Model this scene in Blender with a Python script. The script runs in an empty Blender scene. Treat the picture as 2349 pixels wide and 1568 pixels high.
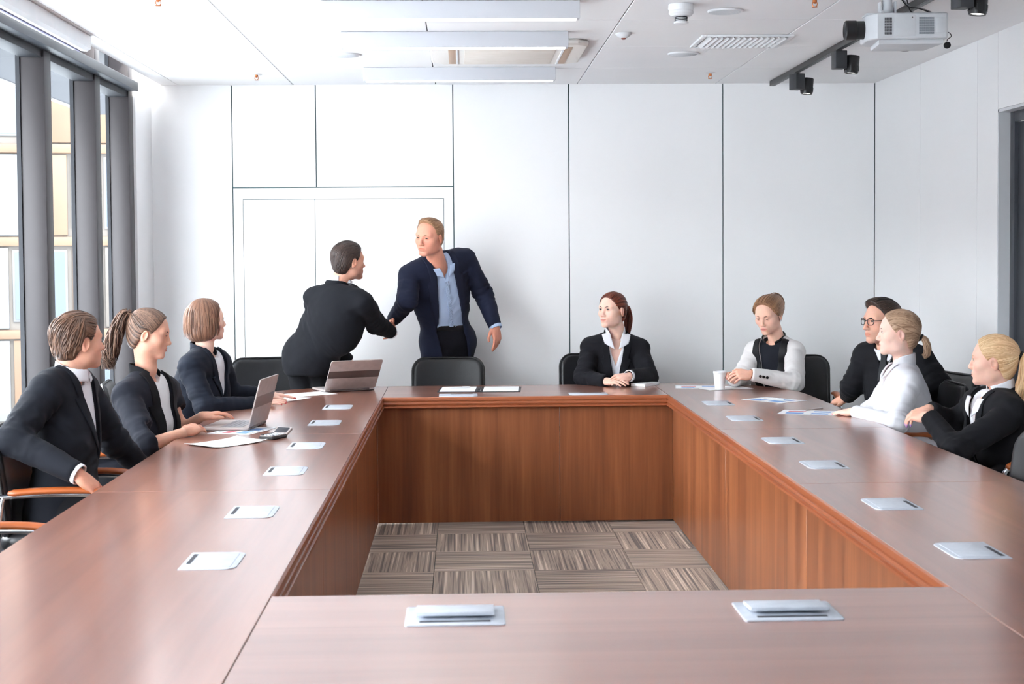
import bpy, bmesh, math, random
import numpy as np
from mathutils import Vector, Matrix, Euler
random.seed(7)
S = bpy.context.scene
C = S.collection
# ------------------------------------------------------------------ camera, world, sun, large lights, exposure
cam_d = bpy.data.cameras.new('camera'); cam = bpy.data.objects.new('camera', cam_d); C.objects.link(cam)
YAW, PITCH, ROLL = 0.0328, 0.0400, -0.0071
_f = Vector((math.sin(YAW)*math.cos(PITCH), math.cos(YAW)*math.cos(PITCH), -math.sin(PITCH)))
_r = Vector((math.cos(YAW), -math.sin(YAW), 0)); _u = _r.cross(_f)
_r2 = _r*math.cos(ROLL)+_u*math.sin(ROLL); _u2 = _u*math.cos(ROLL)-_r*math.sin(ROLL)
_m = Matrix((_r2, _u2, -_f)).transposed().to_4x4(); _m.translation = (0, 0, 1.5789)
cam.matrix_world = _m
cam_d.sensor_width = 36; cam_d.lens = 3449.23/2349*36
cam_d.shift_y = -(784-719.38)/2349
cam_d.clip_end = 300; cam_d.clip_start = 0.05
cam_d.dof.use_dof = True; cam_d.dof.focus_distance = 8.9; cam_d.dof.aperture_fstop = 8.0
S.camera = cam
S.view_settings.view_transform = 'Standard'; S.view_settings.look = 'None'
S.view_settings.gamma = 1; S.view_settings.use_curve_mapping = False
S.view_settings.exposure = 0.36
wd = bpy.data.worlds.new('sky'); S.world = wd; wd.use_nodes = True
bgn = wd.node_tree.nodes['Background']
bgn.inputs['Color'].default_value = (0.95, 0.97, 1.0, 1); bgn.inputs['Strength'].default_value = 16.0
sun_d = bpy.data.lights.new('sun', 'SUN'); sun_d.energy = 5.0; sun_d.angle = math.radians(1); sun_d.color = (1, .95, .88)
sun = bpy.data.objects.new('sun', sun_d); C.objects.link(sun); sun.rotation_euler = Vector((-.35, .7, -.62)).to_track_quat('-Z', 'Y').to_euler()
def area(name, loc, rot, sx, sy, power, col, portal=False):
    d = bpy.data.lights.new(name, 'AREA'); d.shape = 'RECTANGLE'; d.size = sx; d.size_y = sy
    d.energy = power; d.color = col
    if portal: d.cycles.is_portal = True
    o = bpy.data.objects.new(name, d); C.objects.link(o); o.location = loc; o.rotation_euler = rot
    return o

# ------------------------------------------------------------------ helpers
def tag(o, label=None, cat=None, group=None, kind=None):
    if label: o['label'] = label
    if cat: o['category'] = cat
    if group: o['group'] = group
    if kind: o['kind'] = kind
    return o
def empty(name, loc, rz=0.0):
    o = bpy.data.objects.new(name, None); C.objects.link(o); o.empty_display_size = 0.1
    o.location = loc; o.rotation_euler = (0, 0, rz); return o
def link(name, me, mat=None, parent=None, loc=None, rot=None):
    o = bpy.data.objects.new(name, me); C.objects.link(o)
    if mat is not None and not me.materials: me.materials.append(mat)
    if parent is not None: o.parent = parent
    if loc is not None: o.location = loc
    if rot is not None: o.rotation_euler = rot
    return o
def copy_tree(o, parent=None):
    c = o.copy(); C.objects.link(c)
    if parent is not None: c.parent = parent
    for ch in o.children: copy_tree(ch, c)
    return c
class MB:
    """collects simple solids into one bmesh"""
    def __init__(s): s.bm = bmesh.new()
    def box(s, x0, x1, y0, y1, z0, z1, bev=0.0, M=None, seg=2):
        t = bmesh.new(); bmesh.ops.create_cube(t, size=1.0)
        for v in t.verts: v.co = Vector(((x0+x1)/2+v.co.x*(x1-x0), (y0+y1)/2+v.co.y*(y1-y0), (z0+z1)/2+v.co.z*(z1-z0)))
        if bev > 0: bmesh.ops.bevel(t, geom=t.edges[:], offset=bev, segments=seg, affect='EDGES', profile=0.5)
        s._add(t, M); return s
    def lathe(s, prof, n=24, M=None):
        t = bmesh.new(); rings = []
        for r, z in prof:
            rings.append([t.verts.new((r*math.cos(2*math.pi*i/n), r*math.sin(2*math.pi*i/n), z)) for i in range(n)] if r > 1e-6 else [t.verts.new((0, 0, z))])
        for a, b in zip(rings, rings[1:]):
            for i in range(n):
                j = (i+1) % n
                f = [a[i], a[j], b[j], b[i]] if len(a) > 1 and len(b) > 1 else ([a[0], b[j], b[i]] if len(a) == 1 else [a[i], a[j], b[0]])
                t.faces.new(f)
        if len(rings[0]) > 1: t.faces.new(rings[0][::-1])
        if len(rings[-1]) > 1: t.faces.new(rings[-1])
        bmesh.ops.recalc_face_normals(t, faces=t.faces); s._add(t, M); return s
    def tube(s, pts, r, n=10, sx=1.0, M=None, radii=None):
        pts = [Vector(p) for p in pts]; t = bmesh.new(); rings = []
        up = Vector((0, 0, 1)); prev = None
        for k, p in enumerate(pts):
            d = (pts[min(k+1, len(pts)-1)]-pts[max(k-1, 0)]).normalized()
            a = prev-d*prev.dot(d) if prev is not None else (up.cross(d) if abs(d.z) < .95 else Vector((1, 0, 0)).cross(d))
            a.normalize(); b = d.cross(a); prev = a
            rr = radii[k] if radii else r
            rings.append([t.verts.new(p+a*(math.cos(2*math.pi*i/n)*rr)+b*(math.sin(2*math.pi*i/n)*rr*sx)) for i in range(n)])
        for a, b in zip(rings, rings[1:]):
            for i in range(n): t.faces.new((a[i], a[(i+1) % n], b[(i+1) % n], b[i]))
        t.faces.new(rings[0][::-1]); t.faces.new(rings[-1])
        bmesh.ops.recalc_face_normals(t, faces=t.faces); s._add(t, M); return s
    def prism(s, poly, z0, z1, bev=0.0, M=None, seg=2):
        t = bmesh.new(); lo = [t.verts.new((x, y, z0)) for x, y in poly]; hi = [t.verts.new((x, y, z1)) for x, y in poly]
        t.faces.new(lo[::-1]); t.faces.new(hi); n = len(poly)
        for i in range(n): t.faces.new((lo[i], lo[(i+1) % n], hi[(i+1) % n], hi[i]))
        bmesh.ops.recalc_face_normals(t, faces=t.faces)
        if bev > 0: bmesh.ops.bevel(t, geom=[e for e in t.edges if abs(e.verts[0].co.z-e.verts[1].co.z) < 1e-6], offset=bev, segments=seg, affect='EDGES', profile=0.5)
        s._add(t, M); return s
    def _add(s, t, M):
        if M is not None: bmesh.ops.transform(t, matrix=M, verts=t.verts)
        me = bpy.data.meshes.new('t'); t.to_mesh(me); t.free(); s.bm.from_mesh(me); bpy.data.meshes.remove(me)
    def mesh(s, name, smooth=None):
        me = bpy.data.meshes.new(name); s.bm.to_mesh(me); s.bm.free()
        if smooth is not None:
            me.polygons.foreach_set('use_smooth', np.ones(len(me.polygons), bool))
            me.set_sharp_from_angle(angle=math.radians(smooth))
        return me
    def build(s, name, mat, parent=None, loc=None, rot=None, smooth=40):
        return link(name, s.mesh(name, smooth), mat, parent, loc, rot)
def TR(x, y, z, rz=0, rx=0, ry=0): return Matrix.Translation((x, y, z)) @ Euler((rx, ry, rz)).to_matrix().to_4x4()
def catmull(pts, n=8):
    P = [Vector(p) for p in pts]; P = [P[0]*2-P[1]]+P+[P[-1]*2-P[-2]]; out = []
    for i in range(1, len(P)-2):
        for k in range(n):
            t = k/n
            out.append(0.5*((2*P[i])+(P[i+1]-P[i-1])*t+(2*P[i-1]-5*P[i]+4*P[i+1]-P[i+2])*t*t+(3*P[i]-P[i-1]-3*P[i+1]+P[i+2])*t**3))
    out.append(P[-2]); return out
def rrect(w, h, r, n=6):
    out = []
    for cx, cy, a0 in ((w/2-r, h/2-r, 0), (-w/2+r, h/2-r, 90), (-w/2+r, -h/2+r, 180), (w/2-r, -h/2+r, 270)):
        for k in range(n+1):
            a = math.radians(a0+90*k/n); out.append((cx+r*math.cos(a), cy+r*math.sin(a)))
    return out

# ------------------------------------------------------------------ materials
def srgb(r, g, b):
    f = lambda c: (c/255/12.92) if c/255 <= 0.04045 else ((c/255+0.055)/1.055)**2.4
    return (f(r), f(g), f(b), 1.0)
def pbr(name, col, rough=0.5, metal=0.0, spec=0.5, coat=0.0):
    m = bpy.data.materials.new(name); m.use_nodes = True
    b = m.node_tree.nodes['Principled BSDF']
    b.inputs['Base Color'].default_value = col; b.inputs['Roughness'].default_value = rough
    b.inputs['Metallic'].default_value = metal; b.inputs['Specular IOR Level'].default_value = spec
    b.inputs['Coat Weight'].default_value = coat
    return m
def N(m, t, **kw):
    n = m.node_tree.nodes.new(t)
    for k, v in kw.items():
        if k in n.inputs: n.inputs[k].default_value = v
        else: setattr(n, k, v)
    return n
def L(m, a, ao, b, bi): m.node_tree.links.new(a.outputs[ao], b.inputs[bi])
def vary(m, scale=(4, 4, 4), c0=None, c1=None, detail=4, bump=0.0, bscale=None, bdist=0.01, lo=.35, hi=.65):
    """noise driven colour variation and fine relief in object space"""
    b = m.node_tree.nodes['Principled BSDF']
    tc = N(m, 'ShaderNodeTexCoord'); mp = N(m, 'ShaderNodeMapping'); mp.inputs['Scale'].default_value = scale
    L(m, tc, 'Object', mp, 'Vector'); nz = N(m, 'ShaderNodeTexNoise', Scale=1.0, Detail=detail); L(m, mp, 'Vector', nz, 'Vector')
    if c0 is not None:
        r = N(m, 'ShaderNodeValToRGB'); r.color_ramp.elements[0].position = lo; r.color_ramp.elements[1].position = hi
        r.color_ramp.elements[0].color = c0; r.color_ramp.elements[1].color = c1
        L(m, nz, 'Fac', r, 'Fac'); L(m, r, 'Color', b, 'Base Color')
    if bump > 0:
        if bscale is not None:
            mp = N(m, 'ShaderNodeMapping'); mp.inputs['Scale'].default_value = bscale; L(m, tc, 'Object', mp, 'Vector')
            nz = N(m, 'ShaderNodeTexNoise', Scale=1.0, Detail=3.0); L(m, mp, 'Vector', nz, 'Vector')
        bp = N(m, 'ShaderNodeBump', Strength=bump, Distance=bdist); L(m, nz, 'Fac', bp, 'Height'); L(m, bp, 'Normal', b, 'Normal')
    return m
def wood(name, along, c0, c1, c2, rough, coat=0.0, spec=.5):
    m = pbr(name, c1, rough, coat=coat, spec=spec); b = m.node_tree.nodes['Principled BSDF']
    tc = N(m, 'ShaderNodeTexCoord'); mp = N(m, 'ShaderNodeMapping')
    s = [26.0, 26.0, 26.0]; s['xyz'.index(along)] = 1.1; mp.inputs['Scale'].default_value = s
    L(m, tc, 'Object', mp, 'Vector')
    oi = N(m, 'ShaderNodeObjectInfo'); ad = N(m, 'ShaderNodeVectorMath', operation='ADD'); ml = N(m, 'ShaderNodeMath', operation='MULTIPLY'); ml.inputs[1].default_value = 37.0
    L(m, oi, 'Random', ml, 0); L(m, mp, 'Vector', ad, 0); L(m, ml, 'Value', ad, 1)
    b.inputs['Coat Roughness'].default_value = .18; b.inputs['Coat IOR'].default_value = 2.4
    n1 = N(m, 'ShaderNodeTexNoise', Scale=0.35, Detail=5.0, Distortion=0.6); n2 = N(m, 'ShaderNodeTexNoise', Scale=2.6, Detail=3.0)
    L(m, ad, 'Vector', n1, 'Vector'); L(m, ad, 'Vector', n2, 'Vector')
    mx = N(m, 'ShaderNodeMath', operation='MULTIPLY_ADD'); mx.inputs[1].default_value = 0.35 if along == 'z' else .16
    L(m, n2, 'Fac', mx, 0); L(m, n1, 'Fac', mx, 2)
    r = N(m, 'ShaderNodeValToRGB'); e = r.color_ramp.elements; e[0].position = .42; e[0].color = c0; e[1].position = .9; e[1].color = c2
    k = e.new(.66); k.color = c1
    L(m, mx, 'Value', r, 'Fac'); L(m, r, 'Color', b, 'Base Color')
    return m
def emit(name, col, s):
    m = bpy.data.materials.new(name); m.use_nodes = True; nt = m.node_tree; nt.nodes.remove(nt.nodes['Principled BSDF'])
    e = N(m, 'ShaderNodeEmission'); e.inputs['Color'].default_value = col; e.inputs['Strength'].default_value = s
    nt.links.new(e.outputs[0], nt.nodes['Material Output'].inputs['Surface']); return m
def glassy(name, tint=(1, 1, 1, 1), rough=0.0):
    m = bpy.data.materials.new(name); m.use_nodes = True; nt = m.node_tree; nt.nodes.remove(nt.nodes['Principled BSDF'])
    t = N(m, 'ShaderNodeBsdfTransparent'); t.inputs['Color'].default_value = tint
    g = N(m, 'ShaderNodeBsdfGlossy', Roughness=rough); lw = N(m, 'ShaderNodeLayerWeight', Blend=0.5); mx = N(m, 'ShaderNodeMixShader')
    pw = N(m, 'ShaderNodeMath', operation='POWER'); pw.inputs[1].default_value = 5.0; ma = N(m, 'ShaderNodeMath', operation='MULTIPLY_ADD'); ma.inputs[1].default_value = .32; ma.inputs[2].default_value = .02
    L(m, lw, 'Facing', pw, 0); L(m, pw, 'Value', ma, 0); L(m, ma, 'Value', mx, 0)
    nt.links.new(t.outputs[0], mx.inputs[1]); nt.links.new(g.outputs[0], mx.inputs[2])
    nt.links.new(mx.outputs[0], nt.nodes['Material Output'].inputs['Surface']); return m
W = {}
W['wall'] = vary(pbr('white_wall_panel', srgb(242, 242, 243), .38), (.6, .6, .6), srgb(240, 241, 242), srgb(244, 244, 245))
W['ceil'] = vary(pbr('white_ceiling', srgb(240, 240, 241), .8), (.8, .8, .8), srgb(238, 238, 240), srgb(243, 243, 243))
W['gap'] = pbr('dark_teal_joint', srgb(66, 100, 104), .7)
W['ceil_gap'] = pbr('grey_joint', srgb(150, 150, 154), .8)
W['table_x'] = wood('cherry_veneer_top_across', 'x', srgb(136, 82, 62), srgb(152, 95, 73), srgb(167, 109, 85), .34, coat=1.0, spec=.5)
W['table_y'] = wood('cherry_veneer_top_along', 'y', srgb(136, 82, 62), srgb(152, 95, 73), srgb(167, 109, 85), .34, coat=1.0, spec=.5)
W['skirt'] = wood('cherry_veneer_skirt', 'z', srgb(112, 63, 40), srgb(138, 81, 50), srgb(164, 101, 63), .33)
W['edge_x'] = wood('cherry_edge_across', 'x', srgb(138, 74, 44), srgb(158, 88, 54), srgb(176, 102, 64), .3)
W['edge_y'] = wood('cherry_edge_along', 'y', srgb(138, 74, 44), srgb(158, 88, 54), srgb(176, 102, 64), .3)
W['alu'] = vary(pbr('satin_aluminium', srgb(200, 206, 216), .42, .25), (40, 40, 40), srgb(196, 202, 212), srgb(206, 211, 220))
W['silver'] = vary(pbr('silver_plastic', srgb(176, 164, 160), .38, .25), (30, 30, 30), srgb(172, 160, 156), srgb(180, 168, 164))
W['band'] = pbr('brushed_grey_band', srgb(104, 94, 92), .3, .6)
W['black'] = pbr('black_plastic', srgb(22, 22, 25), .4)
W['slot'] = pbr('dark_slot', srgb(44, 44, 52), .6)
W['chrome'] = pbr('chrome', srgb(225, 228, 232), .12, 1.0)
W['leather'] = vary(pbr('black_leather', srgb(20, 21, 24), .38), (5, 5, 5), srgb(17, 18, 21), srgb(27, 28, 32), bump=.12, bscale=(160, 160, 160), bdist=.002)
W['piping'] = pbr('black_piping', srgb(12, 12, 14), .45)
W['armwood'] = wood('orange_arm_wood', 'y', srgb(150, 74, 32), srgb(184, 98, 46), srgb(206, 122, 64), .35)
W['paper'] = vary(pbr('white_paper', srgb(244, 244, 246), .7), (3, 3, 3), srgb(241, 242, 245), srgb(247, 247, 248))
W['frame'] = vary(pbr('grey_window_metal', srgb(50, 46, 48), .45, .2), (3, 3, 1), srgb(47, 43, 45), srgb(54, 50, 52))
W['beam'] = vary(pbr('blue_grey_metal', srgb(66, 71, 79), .45, .2), (3, 3, 3), srgb(63, 68, 76), srgb(70, 75, 83))
W['gasket'] = pbr('black_gasket', srgb(22, 26, 34), .6)
W['glass'] = glassy('window_glass', (.97, .99, 1, 1))
W['white_plastic'] = vary(pbr('white_plastic', srgb(226, 228, 231), .4), (9, 9, 9), srgb(223, 226, 229), srgb(230, 231, 233))
W['lamp_body'] = pbr('grey_lamp_body', srgb(206, 208, 214), .5)
W['cream'] = pbr('cream_plastic', srgb(238, 234, 228), .5)
W['lamp_on'] = emit('lamp_diffuser', (1, .97, .93, 1), 9.0)
W['spot_on'] = emit('spot_lens', (1, .96, .9, 1), 6.0)
W['copper'] = pbr('copper_sprinkler', srgb(196, 120, 70), .4, .7)
W['doormetal'] = pbr('dark_grey_door', srgb(70, 73, 80), .4, .2)
W['jamb'] = pbr('grey_jamb', srgb(206, 209, 213), .5)
W['ink_blue'] = pbr('blue_print', srgb(120, 160, 214), .7)
W['ink_red'] = pbr('red_print', srgb(206, 110, 120), .7)
W['ink_grey'] = pbr('grey_print', srgb(120, 126, 140), .7)
# ------------------------------------------------------------------ implicit-surface toolkit for people
V3 = lambda *a: np.array(a, dtype=float)
def nrm(v):
    v = np.asarray(v, float); return v/max(1e-9, np.linalg.norm(v))
def smin(a, b, k):
    h = np.maximum(k-np.abs(a-b), 0.0)/k
    return np.minimum(a, b)-h*h*k*0.25
def smax(a, b, k): return -smin(-a, -b, k)
def seg(P, a, b, ra, rb=None):
    if rb is None: rb = ra
    a = np.asarray(a, float); b = np.asarray(b, float); ab = b-a
    t = np.clip(((P-a)@ab)/max(1e-9, ab@ab), 0, 1)
    return np.linalg.norm(P-a-t[:, None]*ab, axis=1)-(ra+(rb-ra)*t)
def ell(P, c, r, A=None):
    q = P-np.asarray(c, float)
    if A is not None: q = q@A.T                      # rows of A are the local axes
    r = np.asarray(r, float)
    k0 = np.linalg.norm(q/r, axis=1); k1 = np.linalg.norm(q/(r*r), axis=1)
    return k0*(k0-1.0)/np.maximum(k1, 1e-9)
def vnoise(P, seed=0):
    """smooth value noise in [-1, 1] at points P (N,3)"""
    i = np.floor(P).astype(np.int64); f = P-i; f = f*f*(3-2*f)
    def hsh(x, y, z):
        n = (x*374761393+y*668265263+z*2147483647+seed*974634619) & 0x7fffffff
        n = (n ^ (n >> 13))*1274126177 & 0x7fffffff
        return ((n ^ (n >> 16)) & 0xffff)/32767.5-1.0
    out = 0
    for dx in (0, 1):
        wx = f[:, 0] if dx else 1-f[:, 0]
        for dy in (0, 1):
            wy = f[:, 1] if dy else 1-f[:, 1]
            for dz in (0, 1):
                wz = f[:, 2] if dz else 1-f[:, 2]
                out = out+wx*wy*wz*hsh(i[:, 0]+dx, i[:, 1]+dy, i[:, 2]+dz)
    return out
def net(fn, lo, hi, h, relax=1, B=8):
    """naive surface nets of fn(points)->distance; only blocks near the surface are evaluated"""
    lo = np.asarray(lo, float); hi = np.asarray(hi, float)
    nb = np.maximum(1, np.ceil((hi-lo)/(h*B)).astype(int)); n = nb*B+1
    bc = np.stack(np.meshgrid(*[np.arange(k) for k in nb], indexing='ij'), -1).reshape(-1, 3)
    cd = fn(lo+(bc+0.5)*B*h)
    act = np.abs(cd) < B*h*0.5*1.7321*1.35+0.004
    sg = np.where(cd > 0, 1.0, -1.0).reshape(nb)
    vals = np.ones(n, np.float32); mask = np.zeros(n, bool)
    vals[:-1, :-1, :-1] = np.repeat(np.repeat(np.repeat(sg, B, 0), B, 1), B, 2)
    ao = bc[act]*B
    g = np.stack(np.meshgrid(*[np.arange(B+1)]*3, indexing='ij'), -1).reshape(-1, 3)
    ii = (ao[:, None, :]+g[None]).reshape(-1, 3)
    mask[ii[:, 0], ii[:, 1], ii[:, 2]] = True
    idx = np.argwhere(mask)
    vals[mask] = fn(lo+idx*h).astype(np.float32)
    ins = vals < 0
    c = np.zeros(np.array(n)-1, np.int8)
    for dx in (0, 1):
        for dy in (0, 1):
            for dz in (0, 1):
                c += ins[dx:n[0]-1+dx, dy:n[1]-1+dy, dz:n[2]-1+dz]
    cells = np.argwhere((c > 0) & (c < 8))
    acc = np.zeros((len(cells), 3)); cnt = np.zeros(len(cells))
    corner = [(0,0,0),(1,0,0),(0,1,0),(1,1,0),(0,0,1),(1,0,1),(0,1,1),(1,1,1)]
    cv = [vals[cells[:, 0]+o[0], cells[:, 1]+o[1], cells[:, 2]+o[2]].astype(float) for o in corner]
    for a in range(8):
        for b in range(a+1, 8):
            d = np.array(corner[b])-np.array(corner[a])
            if np.abs(d).sum() != 1: continue
            m = (cv[a] < 0) != (cv[b] < 0)
            t = np.where(m, cv[a]/np.where(np.abs(cv[a]-cv[b]) < 1e-9, 1, cv[a]-cv[b]), 0)
            acc += np.where(m[:, None], np.array(corner[a])+t[:, None]*d, 0); cnt += m
    verts = lo+(cells+acc/np.maximum(cnt, 1)[:, None])*h
    vid = np.full(np.array(n)-1, -1, np.int64); vid[cells[:, 0], cells[:, 1], cells[:, 2]] = np.arange(len(cells))
    faces = []
    for ax in range(3):
        o = [0, 0, 0]; o[ax] = 1; u, v = [(1, 2), (2, 0), (0, 1)][ax]
        A = ins[:n[0]-o[0], :n[1]-o[1], :n[2]-o[2]]; Bv = ins[o[0]:, o[1]:, o[2]:]
        e = np.argwhere(A != Bv)
        e = e[(e[:, u] > 0) & (e[:, v] > 0) & (e[:, u] < n[u]-1) & (e[:, v] < n[v]-1)]
        fl = A[e[:, 0], e[:, 1], e[:, 2]]
        def at(du, dv):
            q = e.copy(); q[:, u] += du; q[:, v] += dv
            return vid[q[:, 0], q[:, 1], q[:, 2]]
        q = np.stack([at(-1, -1), at(0, -1), at(0, 0), at(-1, 0)], 1)
        q[~fl] = q[~fl][:, ::-1]
        faces.append(q[(q >= 0).all(1)])
    F = np.concatenate(faces)
    for _ in range(relax):
        s = np.zeros_like(verts); k = np.zeros(len(verts))
        for a in range(4):
            b = (a+1) % 4
            np.add.at(s, F[:, a], verts[F[:, b]]); np.add.at(s, F[:, b], verts[F[:, a]])
            np.add.at(k, F[:, a], 1); np.add.at(k, F[:, b], 1)
        verts = verts*0.5+0.5*s/np.maximum(k, 1)[:, None]
    return verts, F
def vnormals(V, F):
    n = np.cross(V[F[:, 2]]-V[F[:, 0]], V[F[:, 3]]-V[F[:, 1]])
    out = np.zeros_like(V)
    for a in range(4): np.add.at(out, F[:, a], n)
    return out/np.maximum(1e-12, np.linalg.norm(out, axis=1))[:, None]
def np_mesh(name, V, F, attrs=None, cols=None):
    me = bpy.data.meshes.new(name)
    V = np.asarray(V, np.float32); F = np.asarray(F, np.int32)
    me.vertices.add(len(V)); me.vertices.foreach_set('co', V.ravel())
    me.loops.add(F.size); me.loops.foreach_set('vertex_index', F.ravel())
    me.polygons.add(len(F)); me.polygons.foreach_set('loop_start', np.arange(0, F.size, F.shape[1], dtype=np.int32))
    me.polygons.foreach_set('use_smooth', np.ones(len(F), bool))
    me.update(calc_edges=True)
    for k, a in (attrs or {}).items():
        at = me.attributes.new(k, 'FLOAT', 'POINT'); at.data.foreach_set('value', np.asarray(a, np.float32))
    if cols is not None:
        at = me.attributes.new('tint', 'FLOAT_COLOR', 'POINT')
        at.data.foreach_set('color', np.concatenate([cols, np.ones((len(cols), 1))], 1).astype(np.float32).ravel())
    return me
def bounds(pts, pad):
    p = np.array(pts); return p.min(0)-pad, p.max(0)+pad
def join_vf(parts):
    Vs, Fs, n = [], [], 0
    for V, F in parts:
        Vs.append(V); Fs.append(F+n); n += len(V)
    return np.concatenate(Vs), np.concatenate(Fs)
# ------------------------------------------------------------------ room shell
XL, XR, YB, YF, HC = -2.084, 2.829, 10.24, -3.0, 2.725
fl = MB().box(XL-.25, XR+.02, YF, YB+.3, -.12, -.008).build('floor', W['gap']); tag(fl, kind='structure')
def carpet():
    m = pbr('striped_carpet_tile', srgb(140, 122, 112), .95, spec=.15); b = m.node_tree.nodes['Principled BSDF']
    tc = N(m, 'ShaderNodeTexCoord'); oi = N(m, 'ShaderNodeObjectInfo'); ml = N(m, 'ShaderNodeMath', operation='MULTIPLY'); ml.inputs[1].default_value = 91.0
    L(m, oi, 'Random', ml, 0); ad = N(m, 'ShaderNodeVectorMath', operation='ADD'); mp = N(m, 'ShaderNodeMapping'); mp.inputs['Scale'].default_value = (78, .9, 1)
    L(m, tc, 'Object', mp, 'Vector'); L(m, mp, 'Vector', ad, 0); L(m, ml, 'Value', ad, 1)
    nz = N(m, 'ShaderNodeTexNoise', Scale=1.0, Detail=1.5); L(m, ad, 'Vector', nz, 'Vector')
    r = N(m, 'ShaderNodeValToRGB'); r.color_ramp.interpolation = 'LINEAR'; e = r.color_ramp.elements
    e[0].position = .36; e[0].color = srgb(80, 61, 48); e[1].position = .68; e[1].color = srgb(230, 211, 192)
    for p, c in ((.44, (126, 103, 86)), (.50, (178, 155, 132)), (.56, (154, 132, 114)), (.62, (204, 181, 158))):
        k = e.new(p); k.color = srgb(*c)
    L(m, nz, 'Fac', r, 'Fac')
    n2 = N(m, 'ShaderNodeTexNoise', Scale=420.0, Detail=2.0); L(m, tc, 'Object', n2, 'Vector')
    mx = N(m, 'ShaderNodeMixRGB', blend_type='MULTIPLY', Fac=.5); L(m, r, 'Color', mx, 'Color1'); L(m, n2, 'Color', mx, 'Color2')
    br = N(m, 'ShaderNodeBrightContrast', Bright=.15); L(m, mx, 'Color', br, 'Color'); L(m, br, 'Color', b, 'Base Color')
    bp = N(m, 'ShaderNodeBump', Strength=.5, Distance=.003); L(m, nz, 'Fac', bp, 'Height'); L(m, bp, 'Normal', b, 'Normal')
    return m
tile_me = MB().box(-.2488, .2488, -.2488, .2488, -.008, 0, .0015, seg=1).mesh('carpet_tile'); tile_me.materials.append(carpet())
for i in range(-5, 6):
    for j in range(-8, 7):
        x = -.1535+.5*i+.25; y = 6.942+.5*j+.25
        if x-.25 > XR or x+.25 < XL-.2 or y > YB+.25: continue
        link('carpet_tile', tile_me, None, fl, (x, y, 0), (0, 0, 0 if (i+j) % 2 == 0 else math.pi/2))
# ceiling: slab, recessed joints, panels
ce = MB().box(-1.916, XR+.2, YF, YB+.2, HC+.012, HC+.2).build('ceiling', W['ceil_gap']); tag(ce, kind='structure')
xs = [-1.9, -1.13, -.17, .79, 1.735, XR+.1]; ys = [YF, 0.6, 1.56, 2.55, 3.5, 4.5, 5.5, 6.47, 7.44, 8.41, 9.37, YB+.1]
for a, b in zip(xs, xs[1:]):
    for c, d in zip(ys, ys[1:]):
        g = .003
        MB().box(a+g, b-g, c+.0012, d-.0012, HC, HC+.016, .002, seg=1).build('ceiling_panel', W['ceil'], ce)
MB().box(-2.015, -1.9012, YF, YB+.1, HC, HC+.018, .002, seg=1).build('curtain_pocket_edge', W['ceil'], ce)
MB().box(-2.5, -2.0, YF, YB+.1, HC+.30, HC+.36).build('pocket_top', W['ceil'], ce)
# back wall: backing and panels
wb = MB().box(XL-.13, XR+.3, YB+.012, YB+.2, -.1, HC+.4).build('wall_back', W['gap']); tag(wb, kind='structure')
def bp(x0, x1, z0, z1, nm='wall_panel', g=.0034): return MB().box(x0+g, x1-g, YB, YB+.02, z0+g, z1-g, .0015, seg=1).build(nm, W['wall'], wb)
bp(XL-.12, -1.545, -.01, HC+.31); bp(-1.545, -.982, 2.035, HC+.005); bp(-.982, -.055, 2.035, HC+.005)
bp(-.055, .7305, -.01, HC+.005); bp(.7305, 1.7837, -.01, HC+.005); bp(1.7837, XR, -.01, HC+.005)
fr = MB(); g = .0034
fr.box(-1.545+g, -1.478-g*.4, YB, YB+.02, 0, 1.958+.0, .001, seg=1).box(-.122+g*.4, -.055-g, YB, YB+.02, 0, 1.958, .001, seg=1).box(-1.545+g, -.055-g, YB, YB+.02, 1.958, 2.035-g, .001, seg=1)
d1 = fr.build('door_1', W['wall']); tag(d1, kind='structure')
MB().box(-1.478+g*.6, -.994-g*.6, YB+.001, YB+.02, .005, 1.958-g, .001, seg=1).build('door_leaf', W['wall'], d1)
MB().box(-.994+g*.6, -.122-g*.6, YB+.001, YB+.02, .005, 1.958-g, .001, seg=1).build('door_leaf', W['wall'], d1)
# right wall with panels and recessed dark door
wr = MB().box(XR+.014, XR+.05, 7.875, YB+.2, -.1, HC+.2).box(XR+.014, XR+.05, YF, 7.875, 2.318, HC+.2).box(XR+.014, XR+.05, YF, 6.5, -.1, 2.4).build('wall_right', W['gap']); tag(wr, kind='structure')
def rp(y0, y1, z0, z1, g=.002): MB().box(XR, XR+.02, y0+g, y1-g, z0+g, z1-g, .001, seg=1).build('wall_panel', W['wall'], wr)
rp(9.222, YB, -.01, HC+.01); rp(8.192, 9.222, -.01, HC+.01); rp(7.875, 8.192, -.01, HC+.01); rp(6.5, 7.875, 2.318, HC+.01)
rp(5.4, 6.5, -.01, HC+.01); rp(4.2, 5.4, -.01, HC+.01); rp(2.6, 4.2, -.01, HC+.01); rp(0.6, 2.6, -.01, HC+.01); rp(YF, .6, -.01, HC+.01)
d2 = MB().box(XR+.001, XR+.10, 7.862, 7.876, 0, 2.318).box(XR+.001, XR+.10, 6.5, 7.875, 2.303, 2.319).box(XR+.001, XR+.10, 6.5, 6.514, 0, 2.318).build('door_2', W['jamb']); tag(d2, kind='structure')
MB().box(XR+.062, XR+.10, 7.80, 7.862, 0, 2.303, .003).box(XR+.062, XR+.10, 6.514, 7.80, 2.25, 2.303, .003).build('door_frame', W['doormetal'], d2)
lf = MB().box(XR+.08, XR+.12, 6.516, 7.796, .005, 2.248, .002).build('door_leaf', W['doormetal'], d2)
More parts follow.
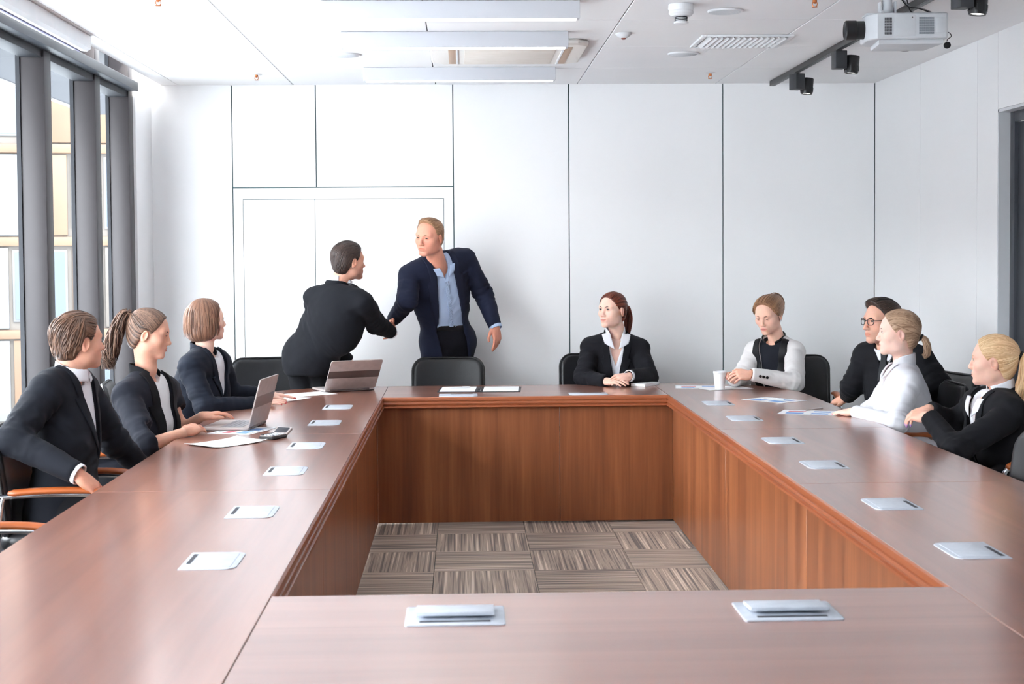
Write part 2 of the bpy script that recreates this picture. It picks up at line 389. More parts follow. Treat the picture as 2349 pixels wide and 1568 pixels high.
# wall behind the camera and the left wall
wf = MB().box(XL-.5, XR+.3, YF-.2, YF, -.1, HC+.4).build('wall_front', W['wall']); tag(wf, kind='structure')
wl = MB().box(XL-.16, XL, 9.75, YB+.02, -.1, HC+.31, .002).box(XL-.16, XL-.01, .35, 9.75, -.1, .46).box(XL-.16, XL-.01, YF, .36, -.1, HC+.31).build('wall_left', W['wall']); tag(wl, kind='structure')
# glazed wall on the left: mullions, header beam, panes, sill
w1 = MB().box(-2.24, -2.10, .36, 9.75, .46, .53, .004).build('window_1', W['frame']); tag(w1, kind='structure')
mc = [9.685, 8.815, 7.765, 6.715, 5.665, 4.615, 3.565, 2.515, 1.465, .415]
mme = MB().box(-2.225, -2.1, -.062, .062, .52, HC+.32, .004).mesh('mullion', 40); mme.materials.append(W['frame'])
gme = MB().box(-2.243, -2.222, -.07, .07, .53, HC+.30).mesh('gasket'); gme.materials.append(W['gasket'])
for y in mc:
    link('mullion', mme, None, w1, (0, y, 0)); link('gasket', gme, None, w1, (0, y, 0))
MB().box(-2.20, -2.045, .36, 9.66, 2.623, 2.680, .003).build('header_beam', W['beam'], w1)
MB().box(-2.22, -2.11, .36, 9.70, 2.585, 2.625, .003).build('transom', W['gasket'], w1)
MB().box(-2.27, -1.985, .36, 9.75, .44, .465, .004).build('window_sill', W['white_plastic'], w1)
for a, b in zip(mc[1:], mc): MB().box(-2.236, -2.230, a+.06, b-.06, .53, HC+.3).build('pane', W['glass'], w1)
# ------------------------------------------------------------------ outside the glazing
ground = MB().box(-90, -2.5, -20, 90, -4.2, -4.0).build('street_ground', vary(pbr('pale_paving', srgb(186, 190, 194), .8), (.3, .3, .3), srgb(176, 182, 188), srgb(196, 200, 202)))
tag(ground, kind='structure')
FAC = {'orange': (76, 56, 38), 'sand': (68, 63, 58), 'white': (73, 74, 76), 'blue': (40, 52, 68), 'slate': (30, 36, 46), 'glass': (50, 60, 72)}
FM = {k: vary(pbr('facade_'+k, srgb(*v), .6 if k not in ('blue', 'glass') else .15), (.8, .8, .8), srgb(*[c*.93 for c in v]), srgb(*[min(255, c*1.05) for c in v])) for k, v in FAC.items()}
def building(name, label, x, y, rz, length, z1, base, seed, cols):
    """a block of flats; its windowed side faces local +x: wall, roof, floor bands, cladding panels, windows with panes"""
    rnd = random.Random(seed)
    b = MB().box(-8, 0, 0, length, -4, z1).build(name, FM[base], loc=(x, y, 0), rot=(0, 0, rz)); tag(b, label, 'building')
    MB().box(-8.2, .25, -.2, length+.2, z1, z1+.5, .03).build('roof', FM['slate'], b)
    z = -3.6; fh = 2.9
    while z+fh < z1:
        MB().box(0, .18, 0, length, z+fh-.28, z+fh, .02).build('floor_band', FM[cols[0]], b)
        yy = .2
        while yy+.9 < length:
            w = rnd.choice((1.0, 1.4, 1.8)); w = min(w, length-.1-yy)
            if rnd.random() < .55:
                f = MB().box(0, .08, yy, yy+w-.15, z+.25, z+fh-.4, .01).build('window', FM['white'], b)
                MB().box(.07, .10, yy+.07, yy+w*.5-.10, z+.32, z+fh-.47).box(.07, .10, yy+w*.5-.04, yy+w-.22, z+.32, z+fh-.47).build('pane', FM['glass' if rnd.random() < .6 else 'blue'], f)
            else:
                MB().box(0, .12, yy, yy+w-.12, z+.05, z+fh-.33, .01).build('cladding_panel', FM[rnd.choice(cols)], b)
            yy += w
        z += fh
    return b
building('street_apartment_building', 'orange and sand clad apartment block with blue windows across the street', -16.6, 47, math.radians(-78), 8.2, 15, 'sand', 3, ('orange', 'orange', 'sand', 'white'))
building('street_apartment_building', 'pale white and sand apartment block seen in the leftmost window pane', -25.6, 44, math.radians(-66), 7.5, 14, 'white', 8, ('sand', 'white', 'orange', 'sand'))
building('street_daylight_blocker', 'unseen long pale block added opposite the glazing to hold back low daylight', -24, -14, 0, 46, 5.5, 'sand', 21, ('sand', 'white', 'sand', 'orange'))  # added out of view; its height cuts level sky light onto the right wall
ov = MB().box(-3.36, -2.26, YF, 14, 2.88, 3.3, .01).build('trim_1', pbr('dark_slate_soffit', srgb(13, 18, 28), .7, spec=.2)); tag(ov, kind='structure')
MB().box(-3.375, -3.345, YF, 14, 2.862, 2.90, .004).build('overhang_edge', FM['white'], ov)
# low white grille bench under the glazing
cv = MB().box(-2.075, -1.95, .5, 9.72, 0, .262, .004).build('convector_bench', W['white_plastic']); tag(cv, 'long low white convector bench under the window glazing', 'convector')
sl = MB().box(-1.968, -1.960, -4.55, 4.55, -.006, .006); sme = sl.mesh('grille_slat'); sme.materials.append(W['alu'])
for k in range(6): link('grille_slat', sme, None, cv, (-.100+.018*k, 5.1, .268))
# ------------------------------------------------------------------ the square of conference tables
XO, XI0, XI1, XO1 = -1.305, -.472, 1.195, 2.0
YN0, YN1, YB0, YB1, TH = 2.75, 3.645, 8.715, 9.47, .75
tb = empty('conference_table', (.36, 6.1, 0)); tag(tb, 'large hollow square cherry wood conference table with silver cable boxes', 'table')
def at_tb(o):
    o.parent = tb; o.matrix_parent_inverse = Matrix.Translation((-.36, -6.1, 0)); return o
def top(poly, m, g=.0012):
    return at_tb(MB().prism(poly, TH-.03, TH, .0012, seg=1).build('tabletop', m))
def arc(cx, cy, rx, ry, a0, a1, p=2.35, n=14):
    out = []
    for k in range(n+1):
        a = math.radians(a0+(a1-a0)*k/n); c, s_ = math.cos(a), math.sin(a)
        out.append((cx+rx*math.copysign(abs(c)**(2/p), c), cy+ry*math.copysign(abs(s_)**(2/p), s_)))
    return out
g = .0012
top([(XO, YN0), (XI0-g, YN0), (XI0-g, 5.315-g), (XO, 5.315-g)], W['table_y'])
top([(XO, 5.315+g), (XI0-g, 5.315+g), (XI0-g, 6.98-g), (XO, 6.98-g)], W['table_y'])
top([(XO, 6.98+g), (XI0-g, 6.98+g), (XI0-g, YB1)]+arc(XI0-.05, 8.62, -(XO-XI0+.05), YB1-8.62, 90, 180)[1:] if False else
    [(XO, 6.98+g), (XI0-g, 6.98+g), (XI0-g, YB1)]+[(2*(XI0-.05)-x, y) for x, y in arc(XI0-.05, 8.62, XI0-.05-XO, YB1-8.62, 0, 90)][::-1], W['table_y'])
top([(XI0+g, YN0), (XI1-g, YN0), (XI1-g, YN1), (XI0+g, YN1)], W['table_x'])
top([(XI0+g, YB0), (XI1-g, YB0), (XI1-g, YB1), (XI0+g, YB1)], W['table_x'])
top([(XI1+g, YN0), (XO1, YN0), (XO1, 5.315-g), (XI1+g, 5.315-g)], W['table_y'])
top([(XI1+g, 5.315+g), (XO1, 5.315+g), (XO1, 6.98-g), (XI1+g, 6.98-g)], W['table_y'])
top([(XI1+g, 6.98+g), (XO1, 6.98+g)]+arc(XI1+.05, 8.62, XO1-XI1-.05, YB1-8.62, 0, 90)+[(XI1+g, YB1)], W['table_y'])
# moulded edge (three reeds) round the inner well and along the outer sides
def mould(nm, pts, n, m):
    """profile swept along a straight edge; n = outward normal"""
    prof = [(0, .75), (.006, .746), (.008, .738), (.008, .730), (.003, .728), (.003, .725), (.009, .722), (.011, .714), (.009, .707), (.004, .704), (.004, .701), (.012, .698), (.013, .691), (.0, .684), (-.03, .684), (-.03, .721), (-.001, .721)]
    (x0, y0, e0), (x1, y1, e1) = pts; bm = bmesh.new(); d = Vector((x1-x0, y1-y0, 0)).normalized(); a, b = [], []
    for o, z in prof:
        a.append(bm.verts.new((x0+n[0]*o-d.x*e0*o, y0+n[1]*o-d.y*e0*o, z-.0006))); b.append(bm.verts.new((x1+n[0]*o+d.x*e1*o, y1+n[1]*o+d.y*e1*o, z-.0006)))
    k = len(a)
    for i in range(k): bm.faces.new((a[i], a[(i+1) % k], b[(i+1) % k], b[i]))
    bm.faces.new(a[::-1]); bm.faces.new(b); bmesh.ops.recalc_face_normals(bm, faces=bm.faces)
    mb = MB(); mb._add(bm, None); return at_tb(mb.build(nm, m, smooth=25))
mould('edge_moulding', ((XI0, YB0, -1), (XI1, YB0, -1)), (0, -1), W['edge_x'])
mould('edge_moulding', ((XI0, YN1, -1), (XI1, YN1, -1)), (0, 1), W['edge_x'])
mould('edge_moulding', ((XI0, YN1, -1), (XI0, YB0, -1)), (1, 0), W['edge_y'])
mould('edge_moulding', ((XI1, YN1, -1), (XI1, YB0, -1)), (-1, 0), W['edge_y'])
mould('edge_moulding', ((XO, YN0, 0), (XO, 8.45, 0)), (-1, 0), W['edge_y'])
mould('edge_moulding', ((XO1, YN0, 0), (XO1, 8.45, 0)), (1, 0), W['edge_y'])
mould('edge_moulding', ((XO, YN0, 0), (XO1, YN0, 0)), (0, -1), W['edge_x'])
# skirt boards round the well
def sk(x0, x1, y0, y1): at_tb(MB().box(x0, x1, y0, y1, .012, .712, .0015, seg=1).build('skirt_board', W['skirt']))
for a, b in ((XI0-.03, .56), (.562, XI1+.03)): sk(a, b, YB0+.03, YB0+.05)
for a, b in ((XI0-.03, .56), (.562, XI1+.03)): sk(a, b, YN1-.05, YN1-.03)
for a, b in ((YN1-.03, 5.314), (5.316, 6.979), (6.981, YB0+.029)):
    sk(XI0-.05, XI0-.03, a, b); sk(XI1+.03, XI1+.05, a, b)
for x, y in ((XO+.2, YN0+.15), (XO+.2, 5.3), (XO+.2, 7.0), (XO+.25, 8.6), (XO1-.2, YN0+.15), (XO1-.2, 5.3), (XO1-.2, 7.0), (XO1-.25, 8.6), (.36, 9.3), (.36, YN0+.12)):
    at_tb(MB().prism(rrect(.06, .06, .012), 0, .72, M=TR(x, y, 0)).build('leg', W['alu']))
# cable boxes let into the tops: frame, hinged lid, dark cable slot
bxp = [(-.113, -.076), (.113, -.076)]+[(.113-.034+.034*math.cos(t), .042+.034*math.sin(t)) for t in np.linspace(0, math.pi/2, 6)]+[(-.113+.034-.034*math.sin(t), .042+.034*math.cos(t)) for t in np.linspace(0, math.pi/2, 6)]
fm = MB().prism(bxp, .7495, .7525, .0012).mesh('cable_box', 40); fm.materials.append(W['alu'])
lm = MB().prism(rrect(.188, .102, .006), .7522, .7534, .0005).mesh('lid', 40); lm.materials.append(W['alu'])
sm = MB().box(-.085, .045, -.066, -.054, .7518, .7531).mesh('cable_slot'); sm.materials.append(W['slot'])
def cbox(x, y, rz):
    o = at_tb(link('cable_box', fm)); o.location = (x, y, 0); o.rotation_euler = (0, 0, rz)
    link('lid', lm, None, o, (0, .008, 0)); link('cable_slot', sm, None, o)
    return o
for y in (4.08, 4.855, 5.775, 6.535, 7.425, 8.19): cbox(-.683, y, -math.pi/2); cbox(1.396, y, math.pi/2)
sw = MB().box(-.08, .08, -.064, -.052, .7528, .7545).mesh('cable_slot'); sw.materials.append(W['slot'])
fw = MB().prism(rrect(.226, .176, .008), .7495, .7535, .0015).mesh('cable_box', 40); fw.materials.append(W['alu'])
lw = MB().box(-.09, .09, -.05, .05, 0, .009, .002).mesh('lid', 40); lw.materials.append(W['alu'])
for x, y in ((-.023, 3.413), (.741, 3.413)):
    o = at_tb(link('cable_box', fw)); o.location = (x, y, 0)
    link('lid', lw, None, o, (0, .014, .757), (math.radians(-4), 0, 0)); link('cable_slot', sw, None, o)
for x in (-.03, .735): cbox(x, 8.81, math.pi)
# ------------------------------------------------------------------ things on the ceiling
def lamp(x0, x1, y, label):
    o = MB().box(x0, x1, y, y+.07, HC-.083, HC-.001, .004).build('ceiling_lamp', W['lamp_body']); tag(o, label, 'lamp', 'linear ceiling lamps')
    MB().box(x0+.015, x1-.015, y+.008, y+.062, HC-.0855, HC-.0825).build('diffuser', W['lamp_on'], o)
    return o
lamp(-.632, .543, 6.85, 'long grey ceiling lamp at top edge, nearest and widest of three')
lamp(-.617, .558, 7.80, 'long grey ceiling lamp just in front of the cream air conditioner')
lamp(-.596, .583, 9.28, 'long grey ceiling lamp closest to the back wall panels')
# cream cassette air conditioner: body, louvres, intake grille
ac = MB().prism([(-.50+.0, 8.06), (.50, 8.06)]+[(.69, 8.12), (.69, 8.84), (.60, 8.90)]+[(-.08, 8.90), (-.17, 8.84), (-.17, 8.12)] if False else
    [(-.17, 8.13), (-.12, 8.07), (.63, 8.07), (.69, 8.13), (.69, 8.82), (.62, 8.90), (-.10, 8.90), (-.17, 8.82)], HC-.035, HC-.0005, .015, seg=3).build('air_conditioner', W['cream'])
tag(ac, 'cream cassette air conditioner flush in ceiling behind middle lamp', 'air conditioner')
MB().box(.02, .52, 8.14, 8.84, HC-.040, HC-.034, .002).build('intake_grille', vary(pbr('beige_grille', srgb(230, 222, 212), .6), (8, 8, 8), srgb(226, 218, 207), srgb(233, 226, 217)), ac)
for x in (-.045, .585): MB().box(x-.022, x+.022, 8.16, 8.84, HC-.0385, HC-.034, .001).build('louvre_slot', pbr('tan_louvre', srgb(186, 160, 138), .6), ac)
for x in (-.02, .56): MB().box(x-.006, x+.006, 8.14, 8.86, HC-.041, HC-.034, .001).build('louvre', W['white_plastic'], ac)
# smoke detector
sd = MB().lathe([(0, HC-.001), (.058, HC-.001), (.06, HC-.02), (.055, HC-.03), (.057, HC-.033), (.057, HC-.043), (.045, HC-.055), (0, HC-.055)], 28).build('smoke_detector', W['white_plastic'], loc=(1.022, 6.98, 0)); tag(sd, 'white round smoke detector hanging from ceiling beside round speaker', 'smoke detector')
MB().lathe([(0, HC-.054), (.026, HC-.054), (.026, HC-.08), (.034, HC-.082), (.034, HC-.088), (.02, HC-.093), (0, HC-.093)], 20).build('sensor_head', W['white_plastic'], sd)
fin = MB().box(.0255, .0275, -.011, .011, -.0022, .0022).mesh('sensor_slot'); fin.materials.append(W['slot'])
for k in range(10):
    for z in (HC-.06, HC-.067, HC-.074):
        a = 2*math.pi*k/10; link('sensor_slot', fin, None, sd, (0, 0, z), (0, 0, a+.15))
def speaker(x, y, r, label):
    o = MB().lathe([(0, HC-.001), (r, HC-.001), (r, HC-.006), (r*.95, HC-.010), (r*.9, HC-.0085), (0, HC-.007)], 36).build('ceiling_speaker', W['white_plastic'], loc=(x, y, 0)); tag(o, label, 'speaker', 'round ceiling speakers')
    MB().lathe([(0, HC-.008), (r*.88, HC-.008), (r*.86, HC-.0095), (0, HC-.0105)], 32).build('speaker_mesh', vary(pbr('speaker_mesh', srgb(214, 218, 222), .6), (200, 200, 200), srgb(200, 205, 210), srgb(222, 226, 230)), o)
speaker(1.26, 7.16, .085, 'round white ceiling speaker near smoke detector'); speaker(1.283, 8.68, .09, 'round white ceiling speaker behind the vent grille'); speaker(-.66, 8.70, .09, 'round white ceiling speaker left of the air conditioner')
pr = MB().lathe([(0, HC-.001), (.042, HC-.001), (.042, HC-.008), (.03, HC-.018), (.016, HC-.026), (0, HC-.026)], 24).build('motion_sensor', W['white_plastic'], loc=(.852, 7.885, 0)); tag(pr, 'small white ceiling motion sensor with dark red tip', 'sensor')
MB().lathe([(0, HC-.025), (.014, HC-.025), (.010, HC-.033), (0, HC-.035)], 14).build('sensor_lens', pbr('red_lens', srgb(126, 66, 52), .3), pr)
def sprinkler(x, y, label):
    o = MB().lathe([(0, HC-.001), (.034, HC-.001), (.034, HC-.004), (.02, HC-.006), (0, HC-.006)], 18).build('sprinkler', W['white_plastic'], loc=(x, y, 0)); tag(o, label, 'sprinkler', 'ceiling sprinklers')
    MB().lathe([(0, HC-.005), (.010, HC-.005), (.010, HC-.016), (.006, HC-.018), (.006, HC-.022), (0, HC-.022)], 12).build('nozzle', W['copper'], o)
    MB().tube([(.009, 0, HC-.015), (.012, 0, HC-.028), (.004, 0, HC-.038)], .002, 6).tube([(-.009, 0, HC-.015), (-.012, 0, HC-.028), (-.004, 0, HC-.038)], .002, 6).build('yoke', W['copper'], o)
    MB().lathe([(0, HC-.036), (.013, HC-.036), (.013, HC-.039), (0, HC-.039)], 12).build('deflector', W['copper'], o)
sprinkler(-1.292, 9.62, 'copper ceiling sprinkler over the woman with bobbed hair'); sprinkler(1.594, 9.62, 'copper ceiling sprinkler near back wall, left of the track lights')
sprinkler(-1.336, 6.76, 'copper ceiling sprinkler at top edge near window lamp case'); sprinkler(1.61, 6.83, 'copper ceiling sprinkler at top edge left of projector')
# vent grille with slats
vg = MB().box(1.275, 1.30, 7.94, 8.385, HC-.012, HC-.0005, .002).box(1.74, 1.765, 7.94, 8.385, HC-.012, HC-.0005, .002).box(1.30, 1.74, 8.35, 8.385, HC-.012, HC-.0005, .002).box(1.30, 1.74, 7.94, 7.965, HC-.012, HC-.0005, .002).build('vent_grille', W['white_plastic']); tag(vg, 'white slatted square air vent in ceiling left of the track', 'vent')
MB().box(1.30, 1.74, 7.965, 8.35, HC-.003, HC-.0006).build('vent_backing', pbr('vent_dark', srgb(96, 100, 106), .8), vg)
vs = MB().box(-.013, .013, -.19, .19, -.0012, .0012).mesh('slat'); vs.materials.append(W['white_plastic'])
for k in range(14): link('slat', vs, None, vg, (1.322+.0305*k, 8.157, HC-.011), (0, math.radians(40), 0))
# black track with four spotlights
tk = MB().box(2.075, 2.110, 2.0, 10.10, HC-.034, HC-.001, .002).build('light_track', W['black']); tag(tk, 'black ceiling light track running from back wall to top edge', 'light track')
MB().box(2.085, 2.100, 2.0, 10.09, HC-.0352, HC-.0335).build('track_slot', pbr('track_groove', srgb(60, 62, 66), .4, .4), tk)
def spot(x, y, rz, label, dz=0):
    o = empty('spotlight', (x, y, HC-.034), rz); tag(o, label, 'spotlight', 'black track spotlights')
    MB().lathe([(0, .004), (.016, .004), (.016, -.012), (0, -.012)], 14).build('track_adapter', W['black'], o)
    MB().box(-.032, .032, -.042, .042, -.105, -.008, .003).build('driver_box', vary(pbr('dark_grey_driver', srgb(46, 48, 52), .5), (9, 9, 9), srgb(43, 45, 49), srgb(50, 52, 56)), o)
    T = TR(.073, .0, -.078, 0, 0, math.radians(6))
    MB().lathe([(0, .046), (.035, .046), (.038, .042), (.038, -.044), (.035, -.052), (.032, -.052), (.030, -.043), (0, -.043)], 28, T).build('lamp_head', W['black'], o)
    MB().lathe([(0, -.0440), (.0298, -.0440), (.0298, -.0455), (0, -.046)], 24, T).build('lamp_lens', W['spot_on'], o)
    fin = MB()
    for k in range(14):
        a = 2*math.pi*k/14; fin.box(.0365, .0402, -.003, .003, -.038, -.010, M=T @ Matrix.Rotation(a, 4, 'Z'))
    fin.build('cooling_fins', W['black'], o)
    MB().tube([(.03, 0, -.06), (.05, 0, -.07)], .008, 8).build('pivot', W['black'], o)
spot(2.093, 9.35, math.radians(20), 'black track spotlight closest to the back wall'); spot(2.093, 8.30, math.radians(4), 'second black track spotlight, between end spotlight and projector lens')
spot(2.10, 7.34, math.radians(8), 'black track spotlight mostly hidden below the projector'); spot(2.093, 6.25, math.radians(10), 'black track spotlight at the top edge, right of projector')
# projector on its mount
pj = empty('projector', (1.975, 6.71, 2.564), math.radians(-3)); pj.scale = (.66, .66, .66); PW = vary(pbr('light_grey_plastic', srgb(206, 209, 213), .45), (9, 9, 9), srgb(203, 206, 210), srgb(209, 212, 216)); tag(pj, 'white ceiling projector with black lens and side vents', 'projector')
body = MB().prism([(-.20, -.16), (.255, -.16), (.27, -.145), (.27, .22), (.255, .235), (-.20, .235), (-.255, .14), (-.255, -.07)], -.08, .095, .014, seg=3).build('body', PW, pj)
MB().prism([(-.19, -.15), (.24, -.15), (.20, .20), (-.17, .20)], -.115, -.079, .01).build('underside', PW, pj)
lens = MB().lathe([(0, 0), (.058, 0), (.062, .005), (.062, .07), (.066, .074), (.066, .142), (.056, .150), (.047, .146), (0, .12)], 32, TR(-.235, .02, .005, 0, 0, -math.pi/2)).build('lens', W['black'], pj)
MB().lathe([(0, .136), (.045, .141), (.045, .134), (0, .130)], 24, TR(-.235, .02, .005, 0, 0, -math.pi/2)).build('lens_glass', pbr('lens_glass', srgb(30, 34, 48), .05), lens)
MB().lathe([(.063, -.005), (.078, -.004), (.078, .006), (.063, .008)], 32, TR(-.245, .02, .005, 0, 0, -math.pi/2)).build('lens_ring', PW, pj)
def grid(nm, x0, x1, z0, z1, nx, nz, m):
    gm = MB(); w = (x1-x0)/nx; h = (z1-z0)/nz
    for i in range(nx):
        for k in range(nz): gm.box(x0+w*i+w*.18, x0+w*(i+1)-w*.18, -.1618, -.158, z0+h*k+h*.08, z0+h*(k+1)-h*.12)
    tag(gm.build(nm, m, pj), kind='stuff')
grid('intake_vent', -.155, -.105, -.052, .065, 7, 6, W['slot']); grid('exhaust_vent', .075, .175, -.05, .065, 16, 7, pbr('grey_vent', srgb(126, 134, 142), .6))
MB().box(-.09, .05, -.1625, -.158, -.058, .078, .001).build('filter_door', PW, pj)
MB().box(.185, .25, -.1625, -.158, -.04, .06, .001).build('terminal_cover', PW, pj)
MB().lathe([(0, 0), (.004, 0), (.004, .003), (0, .003)], 10, TR(.03, -.160, .062, 0, math.pi/2)).build('screw', W['chrome'], pj)
MB().lathe([(0, .09), (.016, .09), (.016, .108), (.012, .112), (0, .112)], 18, TR(-.165, -.13, 0)).build('focus_knob', PW, pj)
MB().box(-.25, .20, -.06, .10, .098, .110, .003).build('mount_plate', PW, pj)
MB().lathe([(0, .11), (.036, .11), (.040, .118), (.040, .150), (.032, .160), (.032, .244), (0, .244)], 24, TR(-.10, .0, 0)).build('mount_column', PW, pj)
for x in (-.150, -.052): MB().box(x-.006, x+.006, -.035, .035, .108, .190, .002).build('mount_bracket', PW, pj)
for q, (pts, m) in enumerate(([[(-.02, .02, .243), (.03, -.02, .16), (.10, -.06, .135), (.17, -.10, .10)], W['black']], [[(-.01, .03, .243), (.05, .0, .16), (.14, -.03, .135), (.22, -.06, .09)], pbr('grey_cable', srgb(150, 152, 156), .5)], [[(.03, .02, .243), (.05, .0, .14), (.09, -.02, .10)], W['black']])):
    MB().tube(catmull(pts, 8), .0042, 8).build('cable', m, pj)
MB().tube(catmull([(.27, -.05, -.02), (.305, -.05, -.028), (.318, -.05, -.05), (.295, -.05, -.07), (.288, -.05, -.085)], 6), .003, 6).build('lens_cap_strap', W['black'], pj)
MB().lathe([(0, 0), (.024, 0), (.024, .007), (0, .007)], 20, TR(.292, -.05, -.112, 0, math.radians(60), math.radians(-50))).build('lens_cap', W['black'], pj)
# white motor case of a roll-down screen by the window
rc = MB().prism([(-2.02, 2.655), (-1.945, 2.645), (-1.925, 2.658), (-1.921, 2.722), (-2.02, 2.722)], -3.2, 3.2, 0).mesh('screen_case', 30)
rc = link('screen_case', rc, W['white_plastic']); rc.rotation_euler = (math.pi/2, 0, 0); rc.location = (0, 7.95-3.2, 0)
rc.data.transform(Matrix.Identity(4)); tag(rc, 'long white roller screen case under ceiling edge by the windows', 'screen case')
MB().box(-1.985, -1.976, 1.6, 7.93, 2.643, 2.652).build('screen_slot', pbr('violet_grey_slot', srgb(120, 118, 150), .6)).parent = rc
rc.children[0].matrix_parent_inverse = Matrix.Identity(4); rc.children[0].matrix_parent_inverse = (Matrix.Translation((0, 7.95-3.2, 0)) @ Matrix.Rotation(math.pi/2, 4, 'X')).inverted()
# ------------------------------------------------------------------ chairs
def cushion(nm, w, d, t, r, bend, h=.010, M=None, rot=False):
    """rounded leather pad: w x d outline with corner radius r, thickness t, hollowed by bend"""
    def f(P):
        q = P.copy(); q[:, 2] = q[:, 2]-bend*((q[:, 0]/(w/2))**2)
        a = np.abs(q[:, :2])-np.array([w/2-r, d/2-r]); o = np.linalg.norm(np.maximum(a, 0), axis=1)+np.minimum(a.max(1), 0)-r
        e = t*.42; u = np.stack([o+e, np.abs(q[:, 2])-t/2+e], 1); return np.linalg.norm(np.maximum(u, 0), axis=1)+np.minimum(u.max(1), 0)-e
    V, F = net(f, (-w/2-.02, -d/2-.02, -t-.01), (w/2+.02, d/2+.02, t+abs(bend)+.01), h, relax=2)
    me = np_mesh(nm, V, F); me.materials.append(W['leather']); return me
SEAT = cushion('seat', .48, .47, .075, .07, .012); BACK = cushion('backrest', .46, .46, .050, .085, .030)
pm = MB(); pm.tube([(x, y, .030*(x/.23)**2) for x, y in rrect(.462, .462, .086, 8)]+[(.231, .145, .030)], .0075, 8); PIPE = pm.mesh('piping', 60); PIPE.materials.append(W['piping'])
SHELL = cushion('back_shell', .43, .43, .012, .08, .028, .014); SHELL.materials.clear(); SHELL.materials.append(W['black'])
def side_mesh():
    m = MB(); m.tube(catmull([(0, -.20, .655), (0, -.05, .66), (0, .12, .66), (0, .20, .652), (0, .235, .62), (0, .235, .5), (0, .232, .25), (0, .23, .012)], 6), .0115, 10)
    m.tube(catmull([(0, -.19, .655), (0, -.20, .60), (0, -.23, .35), (0, -.25, .012)], 5), .0105, 10); m.tube([(0, .235, .425), (0, -.22, .425)], .010, 8); return m.mesh('side_frame', 60)
SIDE = side_mesh(); SIDE.materials.append(W['chrome'])
am = MB(); pts = catmull([(0, -.17, .668), (0, -.05, .676), (0, .10, .676), (0, .19, .668), (0, .225, .650)], 6); am.tube(pts, .026, 12, sx=.52, radii=[.017]+[.026]*(len(pts)-3)+[.023, .014]); ARM = am.mesh('armrest', 60)
ARM.materials.append(W['armwood'])
cm = MB(); cm.tube([(-.25, .20, .425), (.25, .20, .425)], .010, 8).tube([(-.25, -.2, .425), (.25, -.2, .425)], .010, 8); CROSS = cm.mesh('cross_bar', 60); CROSS.materials.append(W['chrome'])
ft = MB().lathe([(0, 0), (.014, 0), (.014, .012), (0, .012)], 10).mesh('foot_cap'); ft.materials.append(W['black'])
def chair(x, y, face, label, tilt=0):
    rz = math.atan2(face[1], face[0])-math.pi/2
    o = empty('office_chair', (x, y, 0), rz); tag(o, label, 'chair', 'black leather chairs round the table')
    link('seat', SEAT, None, o, (0, .01, .465), (math.radians(3), 0, 0))
    b = link('backrest', BACK, None, o, (0, -.235, .675), (math.radians(-82), 0, 0))
    link('piping', PIPE, None, b); s_ = link('back_shell', SHELL, None, b, (0, 0, -.026))
    for s in (-1, 1):
        f = link('side_frame', SIDE, None, o, (.262*s, 0, 0)); link('foot_cap', ft, None, f, (0, .23, .0)); link('foot_cap', ft, None, f, (0, -.25, .0))
        link('armrest', ARM, None, o, (.262*s, 0, 0))
    link('cross_bar', CROSS, None, o); return o
chair(-1.60, 4.82, (1, .0), 'empty black chair with orange wooden arms, cut off at left edge')
chair(-1.60, 6.10, (1, .05), 'black chair with orange arm under the person twisting round at left')
chair(-1.60, 7.20, (1, .08), 'black chair holding the long haired person with the laptop')
chair(-1.66, 8.12, (1, .12), 'black chair behind the person with the bob, backrest top just visible')
chair(-1.24, 9.66, (.22, -.97), 'black chair in left back corner behind the open laptop')
chair(-.096, 9.52, (0, -1), 'empty black chair at the table back in front of standing person')
chair(.88, 9.76, (.02, -1), 'black chair behind the auburn haired person')
chair(2.10, 9.44, (-.16, -1), 'black chair at back right corner behind white blazer')
chair(2.46, 8.06, (-1, -.25), 'black chair holding the person with glasses')
chair(2.25, 7.55, (-1, .04), 'black chair behind the white shirted person, orange arm showing')
chair(2.56, 6.54, (-1, .1), 'black chair under the person with pale blonde ponytail')
chair(1.86, 5.36, (-1, 0), 'empty black chair pushed in at lower right edge')
# ------------------------------------------------------------------ things on the table
ZT = .7502
def quad_sheet(nm, q, z, mat, curl=0.0, n=8, thick=.0006):
    """paper sheet with a gentle curl, corners q in order"""
    a, b, c, d = [Vector((x, y, 0)) for x, y in q]; bm = bmesh.new(); g = []
    o = (a+b+c+d)/4
    for i in range(n+1):
        row = []
        for j in range(n+1):
            u, v = i/n, j/n; p = (a*(1-u)+b*u)*(1-v)+(d*(1-u)+c*u)*v
            h = curl*((2*u-1)**4*.6+(2*v-1)**4*.5*(u))+.0003; row.append(bm.verts.new((p.x-o.x, p.y-o.y, h)))
        g.append(row)
    for i in range(n):
        for j in range(n): bm.faces.new((g[i][j], g[i+1][j], g[i+1][j+1], g[i][j+1]))
    bmesh.ops.recalc_face_normals(bm, faces=bm.faces); bmesh.ops.solidify(bm, geom=bm.faces[:], thickness=-thick)
    m = MB(); m._add(bm, None); ob = m.build(nm, mat, loc=(o.x, o.y, z)); ob['_q'] = 1; del ob['_q']; return ob, (a, b, c, d, o)
def printed(ob, Q, items, z=.0011):
    """flat print on a sheet: items (u0,u1,v0,v1,material,name)"""
    a, b, c, d, o = Q
    for u0, u1, v0, v1, m, nm in items:
        pt = lambda u, v: ((a*(1-u)+b*u)*(1-v)+(d*(1-u)+c*u)*v-o)
        bm = bmesh.new(); vs = [bm.verts.new((*pt(u, v).xy, z)) for u, v in ((u0, v0), (u1, v0), (u1, v1), (u0, v1))]; bm.faces.new(vs)
        k = MB(); k._add(bm, None); k.build(nm, m, ob)
B_, R_, G_ = W['ink_blue'], W['ink_red'], W['ink_grey']
